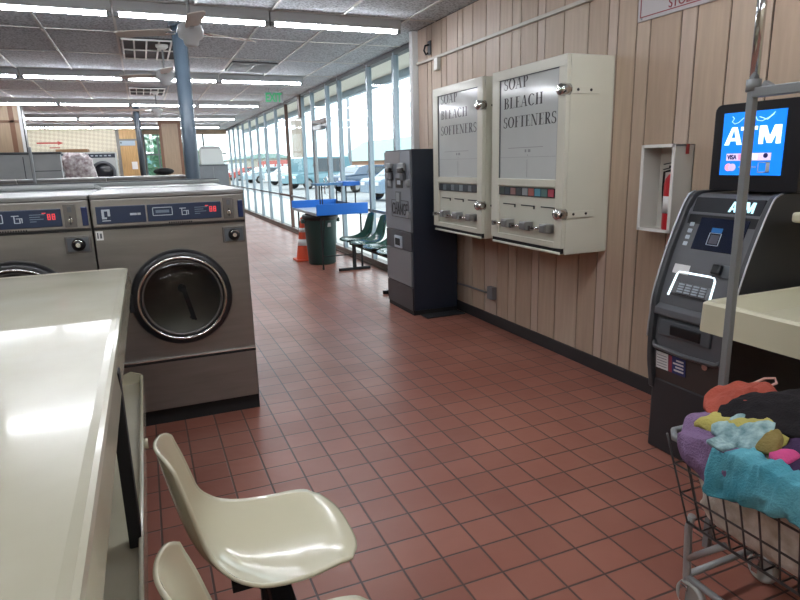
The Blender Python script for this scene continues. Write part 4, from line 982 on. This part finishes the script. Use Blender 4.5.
garment('salmon_shirt', 'salmon red shirt on the far top of the pile, before the pole', [(1.569, 1.265), (1.63, 1.325), (1.72, 1.35), (1.8, 1.33), (1.82, 1.26), (1.803, 1.2), (1.781, 1.15), (1.664, 1.1), (1.585, 1.13), (1.548, 1.203)], .026, cloth('cloth_salmon', 'a85446', .18), .02, 16, 8)
garment('black_shirt', 'large black garment spread over the top right of the pile', [(1.597, 1.233), (1.675, 1.227), (1.755, 1.177), (1.888, 1.139), (1.98, 1.037), (1.99, 0.85), (1.85, 0.74), (1.68, 0.8), (1.604, 0.905), (1.59, 0.982), (1.573, 1.041), (1.55, 1.115), (1.534, 1.192)], .036, cloth('cloth_black', '252224', .2), .012, 12, 9)
o = MB().tube([(1.735, 1.27, .795), (1.78, 1.27, .81), (1.82, 1.26, .825), (1.85, 1.245, .825), (1.83, 1.225, .818), (1.78, 1.225, .812), (1.74, 1.235, .80)], .004, 8).build('shirt_strap', mat('strap_pink', 'c59a92', .8), [q for q in COL.objects if q.name == 'salmon_shirt'][0])

# ------------------------------------------------------------------ by the windows: bin, cone, tray tables
t = thing('trash_bin', 'dark green round plastic bin standing under the blue edged table', 'trash bin', (2.52, 9.3, 0))
MB().lathe([(0, 0), (.20, 0), (.215, .01), (.255, .66), (.262, .68), (.262, .72), (.275, .73), (.275, .76), (.255, .765), (.248, .72), (.235, .60), (.20, .04), (0, .04)], (2.52, 9.3, 0), n=40).build('barrel', GREENP, t)
for s in (-1, 1): MB().box(2.52 + s * .262, 2.52 + s * .305, 9.24, 9.36, .655, .72).build('handle', GREENP, t, bev=.008)
MB().box(2.52, 2.62, 9.052, 9.06, .60, .66).build('sticker', PAPER, t)
MB().lathe([(.262, .70), (.285, .72), (.285, .775), (.25, .79), (.245, .74)], (2.52, 9.3, 0), n=40).build('bin_liner', mat('liner_black', '16171a', .35, bump=.6, bscale=30), t)
t = thing('traffic_cone', 'orange traffic cone with white bands behind the green bin', 'traffic cone', (2.34, 9.76, 0))
MB().box(2.18, 2.50, 9.60, 9.92, 0, .03).build('base', ORANGE, t, bev=.008)
MB().lathe([(.13, .03), (.03, .70), (.024, .715), (0, .715)], (2.34, 9.76, 0), n=28).build('cone', ORANGE, t)
MB().lathe([(.0995, .25), (.0835, .355)], (2.34, 9.76, 0), n=28).lathe([(.066, .47), (.056, .54)], (2.34, 9.76, 0), n=28).build('white_band', PAPER, t, solid=.003)
# big blue-edged tray table
t = thing('tray_table', 'blue rimmed tray table above the green bin', 'table', (2.68, 9.4, 0))
X0, X1, Y0, Y1, z = 2.29, 3.07, 8.6, 10.2, .835
MB().box(X0, X1, Y0, Y1, z - .02, z).build('tray_bottom', mat('tray_white', 'c4cdd4', .3), t, bev=.003)
MB().box(X0 - .01, X1 + .01, Y0 - .012, Y0 + .012, z - .02, z + .145).build('rim_panel', BLUEP, t, bev=.008)
MB().box(X0 - .01, X1 + .01, Y1 - .012, Y1 + .012, z - .02, z + .125).build('rim_panel', BLUEP, t, bev=.008)
MB().box(X1 - .012, X1 + .012, Y0 + .012, Y1 - .012, z - .02, z + .10).build('rim_panel', mat('rim_dark', '3c4450', .4), t, bev=.004)
MB().box(X0 - .012, X0 + .006, Y0 + .012, Y1 - .012, z - .025, z + .015).build('rim_edge', mat('tray_edge', '9fb0bc', .3, .5), t, bev=.003)
for x, y in ((2.36, 8.66), (2.33, 9.95), (2.98, 8.66), (2.98, 10.1)):
    MB().bar((x, y, .03), (x, y, z - .02), .022, .022).build('leg', BLACKM, t)
    MB().cyl((x, y, 0), (x, y, .03), .016).build('foot', BLACKM, t)
MB().bar((2.36, 8.66, .2), (2.98, 8.66, .2), .015, .015).bar((2.36, 8.66, .25), (2.42, 8.66, z - .03), .015, .015).build('brace', BLACKM, t)
# high shelf on posts over the back of the tray
sh = MB().box(2.40, 2.82, 8.98, 9.30, 1.235, 1.27).build('upper_shelf', mat('steel_blue', '4f7fa8', .4), t, bev=.004)
MB().box(2.82, 3.09, 8.96, 9.32, 1.22, 1.285).build('upper_shelf_end', BLUEP, t, bev=.006)
for x, y in ((2.46, 9.02), (2.56, 9.26), (2.88, 9.02), (3.03, 9.02), (2.80, 9.26)):
    MB().bar((x, y, .835), (x, y, 1.235), .016, .016).build('shelf_post', BLACKM, t)

# ------------------------------------------------------------------ far left background
t = thing('metal_cabinet', 'big grey metal cabinet back at the left, behind the washers', 'cabinet', (-1.7, 9.6, 0))
MB().box(-2.6, -.985, 9.3, 9.42, 0, 1.77).build('panel', mat('cab_grey', 'b2b5b6', .5, vary=.12), t, bev=.004)
MB().box(-2.62, -.97, 9.28, 9.44, 1.77, 1.80).build('top_edge', GREYDK, t, bev=.003)
MB().box(-1.42, -1.41, 9.294, 9.302, .2, 1.74).box(-1.30, -1.0, 9.294, 9.302, 1.55, 1.56).build('seam', GREYDK, t)
def dryer(x, y, label, wrap=None):
    t = thing('tumble_dryer', label, 'dryer', (x, y, 0), 'stacked dryers along the far left')
    W = .22
    MB().box(x - W, x + W, y, y + .8, 0, 1.86).build('cabinet', mat('dryer_white', 'b9bbb9', .4), t, bev=.006)
    MB().box(x - W + .005, x + W - .005, y - .008, y, 1.76, 1.83).build('control_strip', mat('strip_dark', '2c3442', .4), t)
    q = MB()
    for k in range(5): q.box(x - .17 + k * .07, x - .13 + k * .07, y - .010, y - .008, 1.785, 1.805)
    q.build('strip_marks', PANWHITE, t)
    for z in (1.50, .62):
        d = MB().lathe([(.205, 0), (.205, -.02), (.19, -.03), (.16, -.03), (.155, 0)], (x, y, z), 'y', 36).build('door_ring', mat('ring_grey', '5d6064', .4, .3), t)
        MB().lathe([(.158, -.01), (.10, -.02), (0, -.024)], (x, y, z), 'y', 30).build('glass', mat('dryer_glass', '1c1e24', .12), d)
        MB().box(x - .18, x - .15, y - .05, y - .02, z - .04, z + .04).build('handle', CHROME, d)
    return t
d1 = dryer(-.63, 12.0, 'white stacked dryer with dark round door, right of the plastic wrapped one')
for i, (x, l) in enumerate(((-1.08, 'white stacked dryer behind the plastic wrapped bundle'),)): dup(d1, (x, 12.0, 0), 0, l)
# plastic wrapped bundle
b = MB()
def wr(u, v):
    a = 2 * PI * v; ph = PI * (u - .5); c = math.copysign(abs(math.cos(a)) ** .5, math.cos(a)) * abs(math.cos(ph)) ** .4; s = math.copysign(abs(math.sin(a)) ** .5, math.sin(a)) * abs(math.cos(ph)) ** .4; z = math.copysign(abs(math.sin(ph)) ** .6, math.sin(ph))
    n_ = 1 + .12 * noise.noise(Vector((c * 4, s * 4, z * 5)))
    return (-.85 + .21 * c * n_ - .05 * z, 10.4 + .12 * s * n_, 1.46 + .34 * z * n_)
b.grid(lambda u, v: (lambda q: (q[0], q[1], max(q[2], 1.124)))(wr(u, v)), 30, 50)
tag(b.build('wrapped_bundle', mat('wrap_plastic', 'd9d3d2', .3, vary=.5, vscale=18, dark='7c6266', bump=.6, bscale=30), loc=(-.86, 10.4, 1.12)), 'clear plastic wrapped bundle on the shelf beside the grey cabinet', 'bundle')
tag(MB().box(-1.0, -.62, 10.2, 10.6, 0, 1.12).build('storage_box', GREYMET, loc=(-.8, 10.4, 0), bev=.005), 'grey box carrying the plastic wrapped bundle', 'box')
tag(MB().box(-1.35, -.85, 12.2, 12.6, 1.865, 1.92).build('cardboard_box', mat('cardboard', '9a7a5c', .8), loc=(-1.1, 12.4, 1.865), bev=.003), 'flat brown cardboard box on top of the stacked dryers', 'box')
# arrow notice on lattice wall
t = thing('wall_notice', 'small red arrow notice on the cream lattice wall', 'sign', (-2.6, 22.97, 2.45))
q = MB().box(-3.05, -2.45, 22.972, 22.979, 2.42, 2.47).prism([(-2.45, 2.38), (-2.28, 2.445), (-2.45, 2.51)], 'y', 22.972, 22.979); q.build('arrow', mat('arrow_red', 'a5403a', .5), t)
MB().box(-2.7, -2.4, 22.972, 22.979, 2.28, 2.31).build('caption_bar', mat('arrow_red', 'a5403a', .5), t)
# wood door
t = MB().box(-.68, .04, 23.0, 23.1, 0, CZ, WOODY).build('door_2', WOODY); t['kind'] = 'structure'; t['label'] = 'yellow wood door panel beyond the dark post'
MB().box(-.70, -.60, 22.94, 23.0, 0, CZ).box(-.6, .04, 22.97, 23.0, 2.50, 2.56).build('frame', mat('door_frame_grey', '6f6d68', .5), t)
s = thing('door_sign', 'blue grey sign plate on the yellow wood door', 'sign', (-.3, 22.99, 2.4))
MB().box(-.60, -.12, 22.985, 22.999, 2.34, 2.52).build('plate', mat('sign_bluegrey', '9fb0bc', .5), s); MB().box(-.58, -.54, 22.980, 22.986, 2.41, 2.46).build('mark', PRINT, s)
tag(MB().box(-.30, -.12, 22.985, 22.998, 1.55, 1.80).build('paper_notice', PAPER, loc=(-.2, 22.99, 1.55)), 'white paper notice low on the yellow wood door', 'paper notice')
# far grey counter
t = thing('far_counter', 'grey sheet metal counter at the far end by the windows', 'counter', (2.07, 20.3, 0))
MB().box(1.62, 2.52, 20.0, 20.8, 0, 1.60).build('cabinet', mat('counter_grey', '70777c', .5, vary=.1), t, bev=.005)
MB().box(2.06, 2.075, 19.992, 20.0, .1, 1.57).build('seam', GREYMET, t)
MB().box(1.60, 2.54, 19.98, 20.82, 1.60, 1.625).build('worktop', GREYDK, t)
t = thing('white_hood', 'white rounded machine standing on the far grey counter', 'machine', (2.05, 20.4, 1.625))
MB().prism([(1.72, 1.625), (2.42, 1.625), (2.40, 2.05), (2.30, 2.18), (2.15, 2.20), (1.80, 2.20), (1.74, 2.14)], 'y', 20.1, 20.7).build('hood', mat('hood_white', 'c5cbc9', .4), t, bev=.02)
MB().box(1.78, 2.34, 20.08, 20.1, 2.12, 2.16).build('vent_strip', GREYMET, t)
t = thing('dark_bag', 'dark bundle on top of the second bank beside the steel post', 'bag', (.22, 7.9, 1.47))
b = MB(); b.grid(lambda u, v: (.24 + .11 * math.cos(2 * PI * v) * math.sin(PI * u) * (1 + .15 * math.sin(6 * v * PI)), 7.9 + .08 * math.sin(2 * PI * v) * math.sin(PI * u), 1.515 - .043 * math.cos(PI * u)), 14, 24); b.build('bundle', BLACKM, t)

# ------------------------------------------------------------------ outdoors
ASPH = mat('asphalt', '8b8c8d', .9, vary=.12, vscale=.6)
struct(MB().box(XG + .14, 6.2, -10, 60, -.14, -.02), 'ground_walk', mat('walk_conc', 'd2d0ca', .9, vary=.08, vscale=1), 'pale concrete walk outside the windows')
struct(MB().box(-40, 160, -60, 260, -.4, -.15), 'ground_lot', ASPH, 'parking lot and street outside')
struct(MB().box(XG + .12, 3.95, -3, YF + .5, 2.98, 3.20, mat('soffit', 'f0ece0', .8)).box(3.95, 4.05, -3, YF + .5, 2.86, 3.35, mat('fascia', 'b5c6d6', .6)), 'canopy', MATS['soffit'], 'roof overhang outside the windows')
def building(x, y0, y1, d, wall, roof, zh, zr, label, wins=4, name='shop_building', z0=-.15):
    t = thing(name, label, 'building', (x, (y0 + y1) / 2, z0))
    MB().box(x, x + d, y0, y1, z0, zh).build('wall', wall, t)
    if zr > zh: MB().prism([(x - .8, zh), (x + d + .8, zh), (x + d * .7, zr), (x + d * .3, zr)], 'y', y0 - .6, y1 + .6).build('roof', roof, t)
    L = (y1 - y0) / wins
    for k in range(wins):
        a = y0 + L * (k + .15); f = MB().box(x - .08, x, a, a + L * .7, z0 + .7, z0 + (zh - z0) * .72).build('window', mat('shop_frame', 'c8ccd0', .5), t)
        MB().box(x - .10, x - .07, a + .15, a + L * .7 - .15, z0 + .85, z0 + (zh - z0) * .72 - .15).build('pane', mat('shop_glass', '5b7280', .1), f)
    return t
TEAL = mat('teal_roof', '84a09b', .6); BRK = mat('brick_tan', 'b58a70', .8, vary=.15); REDW = mat('red_wall', 'a8463c', .7); PALE = mat('pale_wall', 'a8a498', .8); TEALW = mat('teal_wall', '6a9598', .7)
building(30, 66, 96, 14, BRK, TEAL, 1.9, 5.0, 'tan brick shop with teal roof across the street', 5)
building(26, 108, 150, 12, REDW, PALE, 2.6, 2.6, 'low red fronted shop across the street', 6)
building(24, 158, 200, 12, PALE, TEAL, 3.4, 4.6, 'pale shop with teal roof far along the street', 6)
building(36, 24, 60, 12, PALE, PALE, 3.6, 3.6, 'pale flat roofed shop hidden mostly by the change machine', 5)
building(-4, 70, 100, 10, TEALW, PALE, 3.0, 3.0, 'pale teal building beyond the far windows', 4)
def car(x, y, rz, label, col, van=False, s=1.0):
    t = thing('parked_car', label, 'car', (0, 0, 0), 'parked cars outside the windows')
    m = mat('car_' + col, col, .25, coat=.5); hr = 1.95 if van else 1.45; L = 2.25; W = .88
    side = [(-L, .35), (-L, .85), (-L + .1, .95), (-L + .75, 1.0), (-L + (.5 if van else 1.2), hr - .08), (-L + (.7 if van else 1.6), hr), (L - (.35 if van else 1.0), hr), (L - (.12 if van else .35), 1.05), (L, .95), (L, .35)]
    b = MB(); n = len(side); vs = []
    for w, k in ((-W, 1), (-W + .06, 0), (W - .06, 0), (W, 1)):
        for x_, z_ in side: vs.append((x_, w * (1 if z_ < 1.02 else .84), z_ if k == 0 else min(z_, 99)))
    fs = [tuple(range(n)), tuple(range(3 * n, 4 * n))[::-1]]
    for r in range(3):
        for i in range(n): fs.append((r * n + i, r * n + (i + 1) % n, (r + 1) * n + (i + 1) % n, (r + 1) * n + i))
    b.add(vs, fs); b.build('body', m, t, bev=.03)
    for sgn in (-1, 1):
        yy = sgn * W * .925
        g = MB().add([(-L + 1.0, yy * 1.03, 1.04), (L - .55, yy * 1.03, 1.04), (L - 1.05, yy * .915, hr - .1), (-L + 1.55, yy * .915, hr - .1), (-L + 1.0, yy * .9, 1.04), (L - .55, yy * .9, 1.04), (L - 1.05, yy * .85, hr - .1), (-L + 1.55, yy * .85, hr - .1)],
                 [(0, 1, 2, 3), (4, 7, 6, 5), (0, 4, 5, 1), (1, 5, 6, 2), (2, 6, 7, 3), (3, 7, 4, 0)]).build('side_window', mat('car_glass', '2c3a44', .1), t)
        for wx in (-1.4, 1.4):
            w_ = MB().lathe([(0, -.1), (.25, -.1), (.33, -.08), (.34, 0), (.33, .08), (.25, .1), (0, .1)], (wx, sgn * (W - .08), .34), 'y', 24).build('wheel', BLACKM, t)
            MB().cyl((wx, sgn * (W + .01), .34), (wx, sgn * (W + .03), .34), .19, n=16).build('hubcap', GREYMET, w_)
    ws = MB().bar((-L + .82, 0, 1.05), (-L + (.56 if van else 1.22), 0, hr - .1), W * 1.5, .02, up=(1, 0, 0)).build('windscreen', MATS['car_glass'], t)
    for sgn in (-1, 1): MB().box(-L - .02, -L + .05, sgn * .6 - .15, sgn * .6 + .15, .68, .82).build('headlight', PAPER, t)
    t.location = (x, y, -.15); t.rotation_euler.z = rz; t.scale = (s, s, s)
    return t
car(13.0, 36.0, math.radians(15), 'dark blue parked car seen beyond the blue topped stand', '3a5068', False, 1.1)
car(12.0, 44.0, math.radians(20), 'teal van parked outside, left of the dark blue car', '5f8793', True, 1.15)
car(12.5, 54.0, math.radians(20), 'white car parked outside, left of the teal van', 'c9ced0', False, 1.1)
car(12.0, 64.0, math.radians(20), 'silver car parked far along the lot', '9fb0b8', False, 1.1)
car(12.0, 78.0, math.radians(20), 'red car parked farthest along the lot', 'a8443c', False, 1.1)
car(11.8, 26.5, math.radians(10), 'grey blue car parked right outside near the change machine', '6d8296', False, 1.05)
car(10.0, 97.0, math.radians(20), 'pale van far down the street', 'b8c4c8', True, 1.2)
# poles and wires
def upole(x, y, h, label, r=.16):
    t = thing('utility_pole', label, 'utility pole', (x, y, -.15), 'utility poles along the street')
    MB().cyl((x, y, -.15), (x, y, h), r, r * .7, n=12).build('pole', mat('pole_grey', '8b9096', .8), t)
    MB().box(x - 1.1, x + 1.1, y - .06, y + .06, h - .9, h - .75).build('crossarm', mat('pole_arm', '6d6a68', .8), t)
    MB().cyl((x + .35, y, h - 2.2), (x + .35, y, h - 1.4), .2, n=14).build('transformer', GREYMET, t)
    return t
upole(16.0, 48.6, 9.5, 'tall grey utility pole outside, seen right of the door')
upole(18.0, 96.0, 9.5, 'utility pole far along the street')
upole(22.0, 30.0, 9.5, 'utility pole near the billboard at the right')
WR = mat('wire_dark', '4c5258', .8)
for i, (a, b_, l) in enumerate((((16, 48.6, 8.6), (22, 30, 8.6), 'overhead cable between the two nearer poles, topmost'), ((16, 48.6, 7.0), (22, 30, 7.0), 'overhead cable between the two nearer poles, lowest'), ((16, 48.6, 8.6), (18, 96, 8.6), 'overhead cable running to the far pole, topmost'), ((16, 48.6, 7.0), (18, 96, 7.0), 'overhead cable running to the far pole, lowest'))):
    p, q_ = Vector(a), Vector(b_)
    tag(MB().tube([p.lerp(q_, k / 12) - Vector((0, 0, .5 * math.sin(PI * k / 12))) for k in range(13)], .03, 6).build('overhead_cable', WR, loc=a), l, 'cable', 'overhead cables')
t = thing('billboard', 'white and blue sign board on a post outside at the right window', 'sign', (20, 43.5, 0))
MB().box(20, 20.2, 42.2, 45.2, 3.6, 6.2).build('board', mat('bill_white', 'd5dde6', .6), t); MB().box(19.97, 20, 42.3, 44.0, 4.9, 5.8).build('blue_block', mat('bill_blue', '5b86b8', .6), t)
MB().box(19.96, 20, 42.8, 43.2, 4.2, 4.6).box(19.96, 20, 43.5, 43.9, 4.2, 4.6).build('mark', mat('bill_blue', '5b86b8', .6), t)
MB().cyl((20.1, 43.6, -.15), (20.1, 43.6, 3.6), .12).build('post', MATS['pole_grey'], t)
t = thing('sign_pylon', 'brown sign pylon in the lot outside', 'sign', (14, 59, 0))
MB().box(13.9, 14.5, 58.2, 60.2, -.15, 5.9).build('panel', mat('pylon', '8f8378', .7), t); MB().box(13.85, 13.9, 58.4, 60.0, 4.9, 5.3).build('stripe', PAPER, t)
t = thing('street_sign', 'yellow and red shop sign outside behind the blue stand', 'sign', (20, 70, 0))
MB().box(20, 20.2, 68, 71, 1.2, 1.9).build('panel', mat('sign_yellow', 'e0c85a', .6), t); MB().cyl((20.1, 69.5, -.15), (20.1, 69.5, 1.2), .06).build('post', GREYMET, t)
# shrubs and trees outside
LEAF = mat('leaf_green', '6d9a7c', .8, vary=.4, vscale=3); TRUNK = mat('trunk', '6d5a4a', .9)
def tree(x, y, h, r, label):
    t = thing('street_tree', label, 'tree', (x, y, -.15), 'trees beyond the glass')
    MB().tube([(x, y, -.15), (x + .1, y, h * .4), (x, y + .1, h - r * .4)], .12, 8).build('trunk', TRUNK, t)
    b = MB(); random.seed(int(x * 10 + y))
    for i in range(520):
        v = Vector((random.gauss(0, 1), random.gauss(0, 1), random.gauss(0, 1))).normalized() * r * (.55 + .45 * random.random()); p = Vector((x, y, h)) + Vector((v.x, v.y, v.z * .8))
        u = Vector((random.gauss(0, 1), random.gauss(0, 1), random.gauss(0, .6))).normalized() * r * .13; w_ = u.cross(Vector((random.random(), random.random(), 1))).normalized() * r * .09
        b.add([p - u, p + w_, p + u, p - w_], [(0, 1, 2, 3)])
    b.build('foliage', LEAF, t, fix=False)
tree(.6, 32, 2.2, 1.5, 'leafy tree beyond the far window left of the wood pillar'); tree(1.9, 36, 2.0, 1.4, 'leafy tree beyond the far window behind the wood pillar')


# ------------------------------------------------------------------ world and light
w = bpy.data.worlds.new('sky'); SC.world = w; w.use_nodes = True; nt = w.node_tree
bg = nt.nodes['Background']; tc = nt.nodes.new('ShaderNodeTexCoord'); ns = nt.nodes.new('ShaderNodeTexNoise'); ns.inputs['Scale'].default_value = 3; ns.inputs['Detail'].default_value = 6
rp = nt.nodes.new('ShaderNodeValToRGB'); rp.color_ramp.elements[0].color = rgb('dfeaf6'); rp.color_ramp.elements[1].color = rgb('ffffff'); rp.color_ramp.elements[0].position = .35; rp.color_ramp.elements[1].position = .6
nt.links.new(tc.outputs['Generated'], ns.inputs['Vector']); nt.links.new(ns.outputs['Fac'], rp.inputs['Fac']); nt.links.new(rp.outputs['Color'], bg.inputs['Color'])
bg.inputs['Strength'].default_value = 2.7
sun = bpy.data.lights.new('sun', 'SUN'); sun.energy = 0.3; sun.angle = .3; so_ = bpy.data.objects.new('sun', sun); COL.objects.link(so_); so_.rotation_euler = (math.radians(35), math.radians(-20), 0)

SC.view_settings.view_transform = 'Standard'; SC.view_settings.look = 'None'; SC.view_settings.gamma = 1; SC.view_settings.exposure = 0.6
SC.view_settings.use_curve_mapping = False
SC.cycles.use_denoising = True
SC.cycles.max_bounces = 8; SC.cycles.diffuse_bounces = 4; SC.cycles.glossy_bounces = 4; SC.cycles.transparent_max_bounces = 24
SC.cycles.sample_clamp_indirect = 4.0; SC.cycles.caustics_reflective = False; SC.cycles.caustics_refractive = False

# to metres
for o in list(COL.objects):
    if o.parent is None:
        o.location = o.location * SCALE
        if o.type in ('MESH', 'EMPTY'): o.scale = o.scale * SCALE
